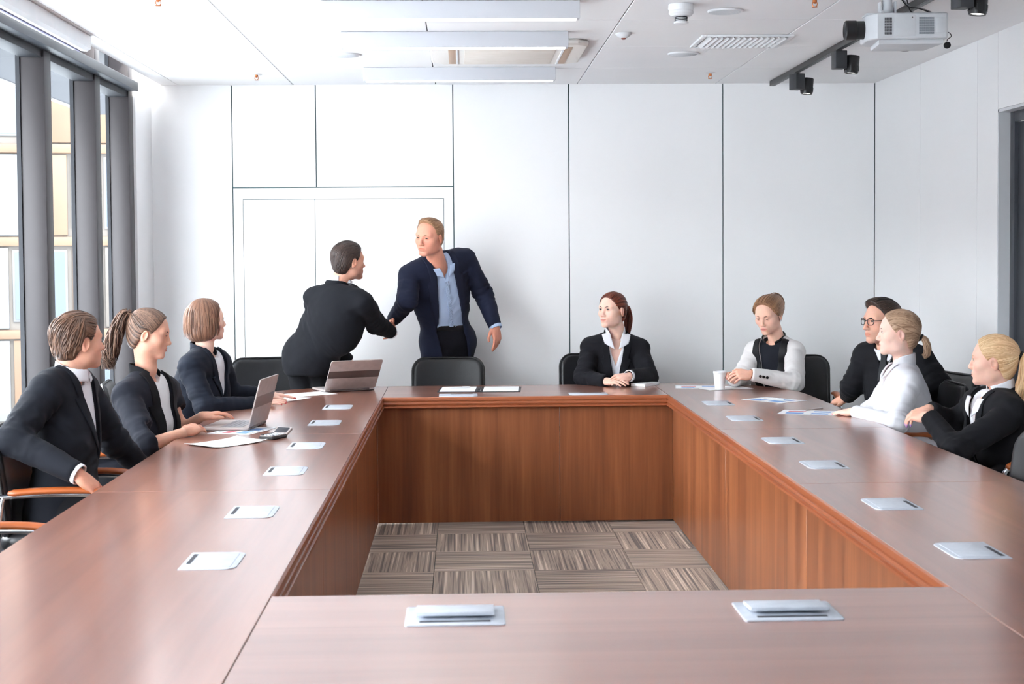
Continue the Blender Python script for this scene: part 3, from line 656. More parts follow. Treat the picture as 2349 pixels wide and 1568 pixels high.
CH = [(.12, .42, .15, .42, B_, 'bar_chart'), (.55, .85, .15, .42, B_, 'bar_chart'), (.12, .42, .55, .75, R_, 'pie_chart'), (.55, .85, .58, .80, B_, 'bar_chart'), (.1, .6, .05, .08, G_, 'text_line'), (.1, .4, .88, .90, G_, 'text_line'), (.55, .9, .88, .90, G_, 'text_line')]
def rect_q(cx, cy, ang, w, h):
    c, s = math.cos(math.radians(ang)), math.sin(math.radians(ang)); return [(cx+c*x-s*y, cy+s*x+c*y) for x, y in ((-w/2, -h/2), (w/2, -h/2), (w/2, h/2), (-w/2, h/2))]
def sheet(label, q, z=ZT, curl=0.0, chart=False):
    o, Q = quad_sheet('paper_sheet', q, z, W['paper'], curl); tag(o, label, 'paper', 'loose papers on the table')
    if chart: printed(o, Q, CH, .0011+curl*.02)
    return o
sheet('white chart sheet with blue and red prints below left laptop', rect_q(-1.045, 7.135, 70, .297, .215), chart=True)
sheet('plain white curled sheet nearest on the left, beside the calculator', rect_q(-1.05, 6.655, 48, .297, .21), curl=.012)
sheet('white sheet under the hands of the person with the bob', rect_q(-1.02, 8.65, 62, .30, .15))
sheet('white sheet lying left of the open laptop at back corner', rect_q(-.93, 8.97, 35, .297, .21))
sheet('white chart sheet with blue print left of the paper cup', rect_q(1.455, 9.19, -8, .297, .20), chart=True)
sheet('plain white sheet under the paper cup', rect_q(1.585, 9.09, 18, .30, .21), z=ZT+.0012)
sheet('white chart sheet with blue bars before the white blazer', rect_q(1.735, 8.33, -52, .297, .215), chart=True)
sheet('white chart sheet with a pen before the white shirted person', rect_q(1.78, 7.66, -22, .297, .22), chart=True)
def pen(x, y, z, ang, label, mat):
    o = MB().lathe([(0, 0), (.0012, .001), (.0042, .014), (.0045, .12), (.0038, .135), (0, .136)], 12, TR(0, 0, .0046, 0, 0, math.pi/2)).build('pen', mat, loc=(x, y, z), rot=(0, 0, math.radians(ang))); tag(o, label, 'pen')
    MB().box(.085, .128, -.0012, .0012, .0088, .0102).build('clip', W['chrome'], o); return o
pen(1.775, 7.735, ZT+.0012, 36, 'silver pen lying on the chart sheet of the white shirted person', W['silver'])
pen(1.66, 8.36, ZT+.0012, -20, 'white pen lying on the chart sheet before the white blazer', W['white_plastic'])
pen(-.09, 9.19, ZT+.0075, 10, 'white pen lying across left page of open folder', W['white_plastic'])
# laptops
def laptop(x, y, ang, opn, label, wl=.35, dl=.235):
    o = empty('laptop', (x, y, ZT), math.radians(ang)); tag(o, label, 'laptop', 'silver laptops')        # local: hinge at y=0, keyboard towards -y
    MB().prism(rrect(wl, dl, .012), .0035, .015, .002, M=TR(0, -dl/2, 0)).build('base', W['silver'], o)
    MB().prism(rrect(wl-.006, dl-.006, .012), .0008, .0042, .001, M=TR(0, -dl/2, 0)).build('base_underside', W['black'], o)
    kb = MB()
    for r in range(5):
        for k in range(13): kb.box(-.142+.0220*k, -.142+.0220*k+.0185, -.040-.0215*r-.018, -.040-.0215*r, .015, .0168)
    tag(kb.build('keyboard', pbr('grey_keys', srgb(150, 146, 150), .5), o), kind='stuff')
    MB().box(-.05, .05, -dl+.015, -dl+.078, .0150, .0155).build('touchpad', W['silver'], o)
    lid = MB().prism(rrect(wl, dl, .012), -.0035, .0035, .0018, M=TR(0, dl/2, 0)).build('lid', W['silver'], o, (0, 0, .0165), (math.radians(opn), 0, 0)); ld = lid
    MB().box(-wl/2+.001, wl/2-.001, dl*.40, dl*.64, -.0039, -.0030).build('lid_band', W['band'], ld)
    MB().box(-wl/2+.012, wl/2-.012, .016, dl-.010, .0033, .0040).build('screen', pbr('dark_screen', srgb(30, 34, 40), .15), ld)
    MB().lathe([(0, 0), (.006, 0), (.006, .003), (0, .003)], 10, TR(-wl/2+.03, -.012, 0)).lathe([(0, 0), (.006, 0), (.006, .003), (0, .003)], 10, TR(wl/2-.03, -.012, 0)).build('rubber_feet', W['black'], o)
    MB().tube([(-wl/2+.04, .0, .0125), (wl/2-.04, .0, .0125)], .006, 10).build('hinge', W['band'], o); return o
laptop(-.995, 7.285, -90-7, 75, 'silver open laptop in use by the long haired person')
laptop(-.69, 9.15, 180+25, 53, 'silver open laptop at back left corner, lid back with dark band', .33, .225)
# folding calculator
ca = empty('calculator', (-.865, 6.83, ZT), math.radians(62)); tag(ca, 'small black and silver desk calculator with tilted display', 'calculator')
MB().prism(rrect(.115, .085, .014), 0, .014, .004).build('body', W['black'], ca)
MB().prism(rrect(.109, .079, .013), .0135, .0165, .001).build('key_plate', W['silver'], ca)
for i in range(5):
    for j in range(4): MB().prism(rrect(.014, .013, .003), .0162, .0195, .001, M=TR(-.042+.0195*i, -.028+.0185*j, 0)).build('key', pbr('calc_key', srgb(120, 122, 130), .5) if (i+j) == 0 else W['slot'] if j == 3 else W['lamp_body'], ca)
dsp = MB().prism(rrect(.058, .085, .010), 0, .012, .003, M=TR(.027, 0, 0)).build('display_case', W['silver'], ca, (.052, 0, .006), (0, math.radians(-28), 0))
MB().prism(rrect(.040, .066, .004), .0118, .0126, .0003, M=TR(.028, 0, 0)).build('display', W['slot'], dsp)
# open folder at the back of the table
fo = MB().prism(rrect(.245, .312, .006), 0, .0035, .001, M=TR(-.128, 0, 0)).prism(rrect(.245, .312, .006), 0, .0035, .001, M=TR(.128, 0, 0)).prism(rrect(.026, .308, .004), 0, .006, .001).build('document_folder', pbr('black_folder', srgb(38, 38, 44), .5), loc=(.10, 9.15, ZT), rot=(0, 0, math.radians(-3))); tag(fo, 'open black document folder with white pages on table back', 'folder')
for x in (-.130, .130): MB().prism(rrect(.212, .295, .002), .0036, .0066, M=TR(x, 0, 0)).build('page', W['paper'], fo)
for x in (-.006, .006): MB().tube([(x, -.14, .007), (x, .14, .007)], .0018, 6).build('spine_ring', W['chrome'], fo)
MB().box(-.19, -.10, -.144, -.136, .0066, .0080).build('page_tab', W['cream'], fo)
nb_ = MB().prism(rrect(.105, .185, .008), 0, .016, .003).build('notepad', W['paper'], loc=(1.135, 9.335, ZT), rot=(0, 0, math.radians(-36))); tag(nb_, 'small thick white notepad beside the auburn haired person', 'notepad')
MB().prism(rrect(.107, .187, .008), .0150, .0185, .001).build('cover', W['white_plastic'], nb_)
cu = MB().lathe([(0, 0), (.028, 0), (.029, .002), (.038, .098), (.0372, .098), (.028, .006), (0, .006)], 36).build('paper_cup', W['paper'], loc=(1.550, 9.02, ZT+.002)); tag(cu, 'white paper cup with lid standing before the white blazer', 'cup')
MB().lathe([(0, .104), (.030, .104), (.033, .109), (.0375, .109), (.0395, .105), (.0405, .097), (.0385, .0955), (0, .0965)], 36).build('lid', W['white_plastic'], cu)
# ------------------------------------------------------------------ people: heads, hair, hands, clothes
def interp(x, xs, ys): return np.interp(x, xs, ys)
def sstep(a, b, x):
    t = np.clip((x-a)/(b-a), 0, 1); return t*t*(3-2*t)
def axes(fwd, up):
    """rows: right, forward, up"""
    f = nrm(fwd); u = np.asarray(up, float); u = nrm(u-f*(u@f)); r = np.cross(f, u); return np.array([r, f, u])
LIPZ = -.0635
def head_local(Q, p):
    """signed distance of a head in its own frame (x right, y forward, z up, metres); chin -0.114, crown +0.118"""
    fem = p.get('female', 0); X = np.abs(Q[:, 0]); M = np.stack([X, Q[:, 1], Q[:, 2]], 1)
    jw = p.get('jaw', .052 if fem else .058)
    d = ell(Q, (0, -.012, .037), (.0755, .097, .081))
    d = smin(d, ell(Q, (0, .022, -.005), (.064, .066, .092)), .03)
    d = smin(d, ell(Q, (0, .022, -.064), (jw, .060, .046)), .03)
    d = smin(d, ell(Q, (0, .073, -.098), (.023 if fem else .028, .016, .015)), .028)
    d = smin(d, ell(M, (.047, .050, -.022), (.020, .022, .018)), .03)
    d = smin(d, ell(M, (.049 if fem else .054, .002, -.062), (.014, .022, .022)), .03)
    d = smin(d, seg(M, (.008, .079, .024), (.044, .068, .024), .010 if fem else .0125), .018)
    # sockets
    d = smax(d, -ell(M, (.0315, .100, .006), (.019, .021, .0125)), .014)
    # nose
    nl = p.get('nose', .72 if fem else 1.0)
    n = seg(Q, (0, .082, .016), (0, .087+.019*nl, -.026), .0075, .0098)
    n = smin(n, ell(Q, (0, .090+.019*nl, -.032), (.0092 if fem else .0105, .0098, .0084)), .008)
    n = smin(n, ell(M, (.0115, .089+.009*nl, -.0345), (.0075, .0105, .0072)), .006)
    d = smin(d, n, .009)
    d = smax(d, -ell(M, (.0062, .094+.014*nl, -.0425), (.0034, .0055, .003)), .003)
    # mouth
    d = smin(d, ell(Q, (0, .080, -.062), (.027, .0135, .018)), .016)
    sm = p.get('smile', 0.0)
    zz = Q[:, 2]-LIPZ-sm*6.0*X*X
    L2 = np.stack([Q[:, 0], Q[:, 1], zz], 1)
    d = smin(d, ell(L2, (0, .0885, .0052), (.0215, .0075, .0050)), .004)
    d = smin(d, ell(L2, (0, .0875, -.0060), (.0185, .0080, .0058)), .004)
    d = smax(d, -ell(L2, (0, .098, 0), (.0245, .0125, .0011+.0022*p.get('open', 0))), .0025)
    d = smax(d, -ell(Q, (0, .097, -.080), (.018, .008, .004)), .008)
    # eyelids round the eyeballs
    e = V3(.0312, .0755, .0065); lid = np.linalg.norm(M-e, axis=1)-.0136
    lo_, hi_ = p.get('lids', (.0042, .0052))
    ex = np.clip((M[:, 0]-e[0])/.0145, -1, 1); zc = M[:, 2]-e[2]
    op = np.maximum(np.maximum(zc-hi_*(1-ex*ex), -zc-lo_*(1-ex*ex)), e[1]+.004-M[:, 1])
    d = smin(d, smax(lid, -op, .0015), .004)
    # ears
    ea = np.array([[.93, -.35, 0], [.34, .92, -.18], [.06, .17, .98]])
    ear = ell(M, (.0775, -.014, -.008), (.0085, .0185, .031), ea)
    ear = smax(ear, -ell(M, (.0850, -.009, -.004), (.0075, .0105, .0185), ea), .005)
    d = smin(d, ear, .005)
    return d
def skin_tint(Q, p):
    base = np.array(p['skin']); col = np.tile(base, (len(Q), 1)); X = np.abs(Q[:, 0])
    def mix(w, c):
        nonlocal col
        col = col*(1-w[:, None])+w[:, None]*np.array(c)
    ck = np.exp(-(((X-.040)/.018)**2+((Q[:, 1]-.06)/.03)**2+((Q[:, 2]+.03)/.02)**2)); mix(.35*ck, base*np.array([1.0, .72, .70]))
    nz = np.exp(-((X/.014)**2+((Q[:, 1]-.105)/.018)**2+((Q[:, 2]+.03)/.016)**2)); mix(.3*nz, base*np.array([1.0, .74, .70]))
    ea = np.exp(-(((X-.084)/.01)**2+((Q[:, 1]+.014)/.03)**2+((Q[:, 2]+.008)/.04)**2)); mix(.4*ea, base*np.array([1.0, .70, .64]))
    if not p.get('female'):
        st = sstep(-.03, -.06, Q[:, 2])*sstep(-.02, .03, Q[:, 1])*sstep(-.13, -.10, Q[:, 2]); mix(p.get('stubble', .25)*st, base*np.array([.62, .60, .62]))
    zz = Q[:, 2]-LIPZ-p.get('smile', 0)*6*X*X
    lip = np.exp(-(np.maximum(0, np.sqrt((X/.0235)**2+(zz/.0105)**2)-.75)/.22)**2)*(Q[:, 1] > .07); mix((.75 if p.get('female') else .45)*lip, p.get('lip', base*np.array([.92, .55, .52])))
    sk = np.exp(-(((X-.0315)/.016)**2+((Q[:, 2]-.010)/.009)**2))*(Q[:, 1] > .05); mix(.22*sk, base*np.array([.70, .52, .48]))
    mix(.8*np.exp(-(zz/.0013)**2)*sstep(.024, .019, X)*(Q[:, 1] > .07), base*np.array([.36, .16, .15]))
    return col
HAIRLINE_M = ([-.14, -.075, -.05, -.03, -.005, .015, .035, .060, .080, .10, .14], [-.060, -.050, -.042, -.034, .010, .022, .030, .044, .058, .070, .085])
HAIRLINE_F = ([-.14, -.075, -.05, -.03, -.005, .015, .035, .060, .085, .10, .14], [-.060, -.052, -.044, -.036, .004, .024, .040, .056, .068, .074, .085])
def scalp(Q, t):
    d = ell(Q, (0, -.012, .037), (.0755+t, .097+t, .081+t))
    return smin(d, ell(Q, (0, -.045, -.025), (.062+t*.7, .054+t*.7, .062+t*.4)), .03)
def on_scalp(q, t, it=4):
    """push points on to the scalp offset surface, away from the skull centre"""
    c = V3(0, -.02, .02); q = np.array(q, float)
    for _ in range(it):
        dv = q-c; ln = np.linalg.norm(dv, axis=1); q = q-(dv/ln[:, None])*scalp(q, t)[:, None]
    return q
def lock_mesh(paths, rad, rng, flat=.38, n=6, taper=(.55, .35)):
    """tapered hair locks along point paths (K,3)"""
    Vs, Fs, su, off = [], [], [], 0
    for P in paths:
        k = len(P); d = np.gradient(P, axis=0); d /= np.maximum(1e-9, np.linalg.norm(d, axis=1))[:, None]
        nr = P-V3(0, -.02, .0); nr -= d*(nr*d).sum(1)[:, None]; nr /= np.maximum(1e-9, np.linalg.norm(nr, axis=1))[:, None]
        b = np.cross(d, nr); t = np.linspace(0, 1, k)
        r = rad*rng.uniform(.7, 1.3)*np.minimum(1, np.minimum(taper[0]+t*4, taper[1]+(1-t)*3))
        a = 2*np.pi*np.arange(n)/n
        ring = P[:, None, :]+r[:, None, None]*(np.cos(a)[None, :, None]*b[:, None, :]+flat*np.sin(a)[None, :, None]*nr[:, None, :])
        Vs.append(ring.reshape(-1, 3)); i = np.arange(k-1)[:, None]*n; j = np.arange(n)[None]; j2 = (j+1) % n
        Fs.append(np.stack([i+j, i+j2, i+n+j2, i+n+j], -1).reshape(-1, 4)+off); off += k*n
        su.append(np.full(k*n, rng.uniform(.15, .9))+np.tile(np.sin(a)*.12, k))
    return np.concatenate(Vs), np.concatenate(Fs), np.concatenate(su)
def hair_parts(p, rng):
    """returns list of (name, V, F, su) in the head frame"""
    st = p['hair']; fem = p.get('female', 0); hl = HAIRLINE_F if fem else HAIRLINE_M; t = p.get('hair_t', .010)
    rec = p.get('recede', 0.0)
    def line(z): return interp(z, *hl)-rec*sstep(.03, .09, z)
    cover = p.get('cover_ear', 0)
    def vol(Q):
        d = scalp(Q, t); Xe = np.stack([np.abs(Q[:, 0]), Q[:, 1], Q[:, 2]], 1)
        if st == 'swept': d = smin(d, ell(Q, (.010, .022, .098), (.058, .066, .030)), .03)
        if st == 'quiff': d = smin(d, ell(Q, (0, .030, .103), (.050, .044, .024)), .022)
        if st == 'updo':
            d = smin(d, ell(Q, (.0, -.092, .036), (.066, .066, .066)), .03); d = smin(d, ell(Q, (0, -.085, -.005), (.055, .050, .055)), .03); d = smin(d, ell(Q, (0, .020, .098), (.05, .045, .022)), .02)
            d = smin(d, ell(Xe, (.060, .018, .030), (.022, .038, .048)), .025)
        return d
    def cap(Q):
        d = vol(Q)
        X = np.abs(Q[:, 0]); zz = Q[:, 2]+.10*np.maximum(0, X-.035)
        d = smax(d, (Q[:, 1]-line(zz))*.75, .008)
        if not cover:
            M = np.stack([X, Q[:, 1], Q[:, 2]], 1)
            d = smax(d, -ell(M, (.086, -.004, -.010-p.get('ear_low', 0)), (.028, .022, .034-p.get('ear_low', 0)*.6)), .006)
        d = smax(d, p.get('nape', -.085)-Q[:, 2], .01)
        if st == 'bob':
            b = ell(Q, (0, -.028, .008), (.090, .106, .116)); lo = ell(Q, (0, -.042, -.060), (.092, .088, .062)); b = smin(b, lo, .04)
            b = smax(b, Q[:, 1]-interp(Q[:, 2]+.05*np.maximum(0, X-.05), [-.14, -.10, -.05, .0, .05, .09, .14], [.030, .035, .042, .050, .058, .064, .07]), .012)
            b = smax(b, -.112-Q[:, 2]+.1*(Q[:, 1]), .012)
            fc = ell(Q, (0, .06, -.045), (.066, .10, .115)); b = smax(b, -fc, .012)
            d = smin(d, b, .02)
        return d
    def on_vol(q, off, it=5):
        c = V3(0, -.02, .02); q = np.array(q, float)
        for _ in range(it):
            dv = q-c; q = q-(dv/np.linalg.norm(dv, axis=1)[:, None])*(vol(q)-off)[:, None]
        return q
    V, F = net(cap, (-.14, -.18, -.16), (.14, .14, .16), p.get('hair_h', .0042), relax=2)
    T = V3(*p.get('tie', (0, -.1, .03)))
    if st in ('pony',):
        ang = np.arctan2(V[:, 0], V[:, 2]-T[2]+.25*(V[:, 1]-T[1])); su = .5+.5*vnoise(np.stack([ang*30, V[:, 1]*2.5, ang*0], 1), 3)
    elif st == 'bob':
        ang = np.arctan2(V[:, 0], V[:, 1]+.02); su = .5+.5*vnoise(np.stack([ang*20, V[:, 2]*5, ang*0], 1), 3)
    else:
        su = .5+.5*vnoise(np.stack([V[:, 0]*160, V[:, 1]*25, V[:, 2]*60], 1), 3)
    nv = vnormals(V, F); V = V+nv*((su-.5)*.003)[:, None]
    parts = [('hair', V, F, su)]
    # locks lying on the cap
    paths = []
    def start_pts(n):
        z = rng.uniform(-.02, .112, n); s = rng.choice((-1, 1), n); q = []
        for zi, si in zip(z, s):
            y = line(zi)-rng.uniform(.0, .012); xx = .0755+t; rr = 1-((zi-.037)/(.081+t))**2-((y+.012)/(.097+t))**2
            q.append((si*xx*math.sqrt(max(0.0, rr)), y, zi))
        return np.array(q)
    tt = np.linspace(0, 1, 10)[:, None]
    if st == 'pony':
        for q in start_pts(p.get('locks', 330)):
            u = rng.uniform(0, .35) if rng.random() < .5 else 0
            q0 = q*(1-u)+T*u; pts = q0*(1-tt)+T*tt+V3(0, 0, .012)*np.sin(tt*np.pi)*(1 if q[2] > .06 else 0)
            P = on_vol(pts, .0012); M = np.stack([np.abs(P[:, 0]), P[:, 1], P[:, 2]], 1)
            if (ell(M, (.082, -.012, -.006), (.026, .026, .042)) < 0).any(): continue
            paths.append(P)
    elif st == 'bob':
        for k in range(340):
            a = rng.uniform(math.radians(30), math.radians(330)); th1 = math.radians(rng.uniform(108, 124)); x0 = rng.normal()*.004
            y0 = rng.uniform(-.07, .05); n_ = 16; P = np.zeros((n_, 3)); rr = 1+rng.uniform(-.03, .025); flip = rng.random() < .5
            for j in range(n_):
                u = j/(n_-1); th = th1*u; w = sstep(0, .55, np.array([u]))[0]
                ex, ey = math.sin(a)*math.sin(th), math.cos(a)*math.sin(th)
                bx, by, bz = .092*rr*ex, .108*rr*ey-.028, .008+.118*rr*math.cos(th)
                if th > math.pi/2: bx, by = bx*(1+(.10 if not flip else .24)*(th-math.pi/2)), by*(1+(.10 if not flip else .24)*(th-math.pi/2)); bz -= .055*(th-math.pi/2)
                z0 = .008+.114*math.sqrt(max(0.0, 1-((y0+.028)/.108)**2)); P[j] = (bx*w+x0*(1-w), by*w+(y0+(by-y0)*u)*(1-w), min(bz, 9)*w+z0*(1-w))
            P[:, 1] = np.minimum(P[:, 1], interp(P[:, 2], [-.14, -.05, .05, .10, .14], [.038, .046, .058, .066, .075])); paths.append(P)
    elif st == 'updo':
        for k in range(260):
            q = start_pts(1)[0]; T2 = V3(q[0]*.35, -.135, rng.uniform(.0, .10)); pts = q*(1-tt)+T2*tt; P = on_vol(pts, .001+.003*rng.random()); paths.append(P)
        for k in range(60):
            a0 = rng.uniform(0, 6.28); r = rng.uniform(.018, .056); c = V3(0, -.148, .036); th = np.linspace(0, 2.6, 10)+a0
            paths.append(np.stack([r*np.cos(th)*1.1, np.full(10, c[1]-.012+rng.uniform(-.006, .004))-.012+1.0*max(0, r-.02), c[2]+r*np.sin(th)*1.2], 1))
    else:   # short men's hair: from the front hairline back over the crown, sides down to the nape
        for k in range(p.get('locks', 420)):
            m = rng.random()
            if m < .45:
                q = start_pts(1)[0]; x0 = q[0]; e = V3(x0*.95, -.085+rng.uniform(-.02, .06), .075+rng.uniform(-.03, .03)); pts = q*(1-tt)+e*tt
                P = on_vol(pts, .0012)
            else:
                a = rng.uniform(math.radians(75), math.radians(285)); z0 = rng.uniform(.02, .115); z1 = z0-rng.uniform(.05, .10)
                z1 = max(z1, p.get('nape', -.085)+.006*rng.random() if abs(math.cos(a)) > .55 else -.01 if math.cos(a) > -.25 else -.05)
                q0 = V3(math.sin(a)*.06, math.cos(a)*.08-.012, z0); a2 = a+np.clip(math.pi-a, -.55, .55)*rng.uniform(.5, 1.0)+.06*rng.normal(); q1 = V3(math.sin(a2)*.075, math.cos(a2)*.095-.012, z1)
                P = on_vol(q0*(1-tt)+q1*tt, .001+p.get('shag', 0)*rng.random()*tt[:, 0])
            if not cover:
                M = np.abs(P[:, 0]); bad = (M > .055) & (P[:, 1] > -.03) & (P[:, 2] < .02)
                if bad.any(): P = P[:max(0, int(np.argmax(bad)))]
            if len(P) > 3: paths.append(P)
    LV, LF, ls = lock_mesh(paths, p.get('lock_r', .0027), rng)
    V2, F2 = join_vf([(parts[0][1], parts[0][2]), (LV, LF)]); parts[0] = ('hair', V2, F2, np.concatenate([su, ls]))
    # ponytail
    if st == 'pony':
        tp = np.array([tuple(v) for v in catmull([V3(*q) for q in p['tail']], 5)]); k = len(tp); ps = []
        wav = p.get('wave', 0.0); wid = np.array([interp(x, np.linspace(0, 1, len(p['tail_w'])), p['tail_w']) for x in np.linspace(0, 1, k)])
        d = np.gradient(tp, axis=0); d /= np.linalg.norm(d, axis=1)[:, None]; a1 = np.cross(d, V3(0, 1, .2)); a1 /= np.linalg.norm(a1, axis=1)[:, None]; a2 = np.cross(d, a1)
        s_ = np.linspace(0, 1, k)
        for q in range(int(p.get('tail_n', 60)*2.2)):
            th = rng.uniform(0, 6.283); rr = math.sqrt(rng.random()); ph = rng.uniform(0, 6.28); fr = rng.uniform(2.2, 3.6)
            o1 = math.cos(th)*rr; o2 = math.sin(th)*rr*.75; cutk = k if rng.random() > .3 else max(6, int(k*rng.uniform(.72, .98)))
            P = tp+a1*(wid*o1+wav*np.sin(fr*s_*6.28+ph)*s_)[:, None]+a2*(wid*o2+wav*np.cos(fr*s_*6.28+ph)*s_)[:, None]
            ps.append(P[:cutk])
        TV, TF, ts = lock_mesh(ps, p.get('tail_r', .0036), rng, flat=.7, n=6, taper=(.6, .12)); parts.append(('ponytail', TV, TF, ts))
    return parts
def hand_vf(wr, dirv, dors, side, curl, spread=.10, thumb=.5, scale=1.0, h=.0026, fore=None):
    """hand: palm, four unequal fingers with three bends, side thumb. side=+1 right hand; dirv along fingers, dors = back of the hand"""
    A = axes(dirv, dors)                                   # rows right, along, dorsal
    fl = A@np.asarray(fore, float) if fore is not None else V3(0, 1, 0); fl = nrm(fl)
    sx = -1.0*side                                         # thumb side in the local frame
    segs = []
    lens = [.070, .079, .073, .057]; xs = [.029, .0095, -.0105, -.029]; ys = [.086, .091, .087, .078]; rad = [.0084, .0086, .0081, .0072]
    cl = curl if hasattr(curl, '__len__') else [curl]*4
    tips = []
    for i in range(4):
        b = V3(xs[i]*sx, ys[i], .001); ang = 0.0; p0 = b; sp = (1.5-i)*spread*.5; fr = [.46, .30, .24]; r0 = rad[i]
        segs.append((V3(xs[i]*.8*sx, .03, 0), b, .0105, r0*1.12))
        for j in range(3):
            ang += cl[i]*(.85, 1.0, .7)[j]; L_ = lens[i]*fr[j]
            dd = V3(math.sin(sp)*sx*math.cos(ang), math.cos(sp)*math.cos(ang), -math.sin(ang)); p1 = p0+dd*L_
            r1 = r0*(.92 if j < 2 else .80); segs.append((p0, p1, r0, r1)); p0 = p1; r0 = r1
        tips.append(p0)
    t0 = V3(.024*sx, .018, -.006); t1 = V3((.040+.012*thumb)*sx, .050, -.012); t2 = V3((.044+.022*thumb)*sx, .080-.004*thumb, -.016); t3 = V3((.040+.024*thumb)*sx, .104-.006*thumb, -.022)
    segs += [(t0, t1, .0135, .0115), (t1, t2, .0108, .0092), (t2, t3, .0092, .0072)]
    def f(Q):
        Q = Q/scale
        d = ell(Q, (0, .050, 0), (.040, .052, .0155)); d = smin(d, ell(Q, (.020*sx, .034, -.008), (.019, .030, .015)), .012); d = smin(d, ell(Q, (-.024*sx, .036, -.005), (.015, .034, .013)), .012)
        d = smin(d, seg(Q, -fl*.055, V3(0, .004, 0), .0255, .0225), .014); d = smin(d, seg(Q, V3(0, .002, 0), V3(0, .03, 0), .022, .020), .014)
        fin = None
        for k, (a, b, ra, rb) in enumerate(segs):
            s_ = seg(Q, a, b, ra, rb)
            if k < 16 and k % 4 == 0: d = smin(d, s_, .010)
            elif k >= 16: d = smin(d, s_, .007 if k == 16 else .003)
            else: fin = s_ if fin is None else np.minimum(fin, s_)
        return smin(d, fin, .0035)*scale
    pts = [s_[0] for s_ in segs]+[s_[1] for s_ in segs]+[-fl*.06]
    lo, hi = bounds(np.array(pts)*scale, .028*scale)
    V, F = net(f, lo, hi, h, relax=1)
    tip = np.array(tips)*scale; nail = np.zeros(len(V))
    for i, tq in enumerate(tip):
        nail = np.maximum(nail, (np.linalg.norm(V-tq-A.dot(np.zeros(3)), axis=1) < .0085*scale)*1.0)
    kn = np.zeros(len(V))
    for (a, b, ra, rb) in segs[:16]: kn = np.maximum(kn, np.exp(-(np.linalg.norm(V-np.asarray(b)*scale, axis=1)/(.010*scale))**2)*.5)
    return V@A+np.asarray(wr, float), F, nail, kn
def fold(P, V, nrmV, amp, a, b, freq, seed, rad=.16):
    """cloth folds: ridged noise squeezed along the limb a-b, strongest close to b"""
    a = np.asarray(a, float); b = np.asarray(b, float); d = nrm(b-a)
    s_ = (V-a)@d; w = np.exp(-((np.linalg.norm(V-b, axis=1))/rad)**2)
    q = V*8.0+d*(s_*freq)[:, None]; q = q+.35*vnoise(V*11, seed+3)[:, None]
    n = vnoise(q, seed); n2 = vnoise(q*2.1, seed+1)
    return P+nrmV*(amp*w*((.55-1.5*np.abs(n))+.35*n2))[:, None]
def hair_mat(name, c0, c1, rough=.42):
    m = pbr(name, c0, rough, spec=.4); b = m.node_tree.nodes['Principled BSDF']
    a = N(m, 'ShaderNodeAttribute', attribute_name='su'); r = N(m, 'ShaderNodeValToRGB'); e = r.color_ramp.elements
    e[0].position = .15; e[0].color = c0; e[1].position = .9; e[1].color = c1; L(m, a, 'Fac', r, 'Fac')
    tc = N(m, 'ShaderNodeTexCoord'); nz = N(m, 'ShaderNodeTexNoise', Scale=14.0, Detail=3.0); L(m, tc, 'Object', nz, 'Vector')
    mx = N(m, 'ShaderNodeMixRGB', blend_type='OVERLAY', Fac=.35); L(m, r, 'Color', mx, 'Color1'); L(m, nz, 'Fac', mx, 'Color2'); L(m, mx, 'Color', b, 'Base Color')
    return m
def skin_mat():
    m = pbr('skin', (1, 1, 1, 1), .52, spec=.35); b = m.node_tree.nodes['Principled BSDF']
    a = N(m, 'ShaderNodeAttribute', attribute_name='tint'); tc = N(m, 'ShaderNodeTexCoord'); nz = N(m, 'ShaderNodeTexNoise', Scale=60.0, Detail=3.0); L(m, tc, 'Object', nz, 'Vector')
    rm = N(m, 'ShaderNodeMapRange'); rm.inputs['To Min'].default_value = .92; rm.inputs['To Max'].default_value = 1.06; L(m, nz, 'Fac', rm, 'Value')
    mx = N(m, 'ShaderNodeVectorMath', operation='SCALE'); L(m, a, 'Color', mx, 0); L(m, rm, 'Result', mx, 'Scale'); L(m, mx, 'Vector', b, 'Base Color')
    b.inputs['Subsurface Weight'].default_value = .2; b.inputs['Subsurface Radius'].default_value = (.012, .004, .002); b.inputs['Subsurface Scale'].default_value = .6
    return m
def cloth(name, c, rough=.85, var=.10, sheen=.02, scale=900):
    c = np.array(c[:3]); c = c*(.52 if c.max() < .08 else 1.0); lo = tuple(c*(1-var))+(1,); hi = tuple(np.minimum(1, c*(1+var)))+(1,)
    m = vary(pbr(name, tuple(c)+(1,), rough, spec=.25), (7, 7, 7), lo, hi, bump=.10, bscale=(scale, scale, scale*.6), bdist=.0006)
    b = m.node_tree.nodes['Principled BSDF']; b.inputs['Sheen Weight'].default_value = sheen; b.inputs['Sheen Roughness'].default_value = .5
    return m
SK = skin_mat()
def eye_mat():
    m = pbr('eye', (.8, .78, .76, 1), .12); b = m.node_tree.nodes['Principled BSDF']; tc = N(m, 'ShaderNodeTexCoord'); sp = N(m, 'ShaderNodeSeparateXYZ'); L(m, tc, 'Object', sp, 'Vector')
    r = N(m, 'ShaderNodeValToRGB'); r.color_ramp.interpolation = 'CONSTANT'; e = r.color_ramp.elements
    e[0].position = 0; e[0].color = (.78, .74, .72, 1); e[1].position = .86; e[1].color = (.10, .08, .06, 1); k = e.new(.962); k.color = (.01, .01, .01, 1)
    mr = N(m, 'ShaderNodeMapRange'); mr.inputs['From Min'].default_value = -.012; mr.inputs['From Max'].default_value = .012; L(m, sp, 'Y', mr, 'Value'); L(m, mr, 'Result', r, 'Fac'); L(m, r, 'Color', b, 'Base Color'); return m
EYE = eye_mat()
def sphere_mesh(r):
    mb = MB(); n = 10
    mb.lathe([(r*math.sin(math.pi*i/n), -r*math.cos(math.pi*i/n)) for i in range(n+1)], 18); return mb.mesh('eye', 180)
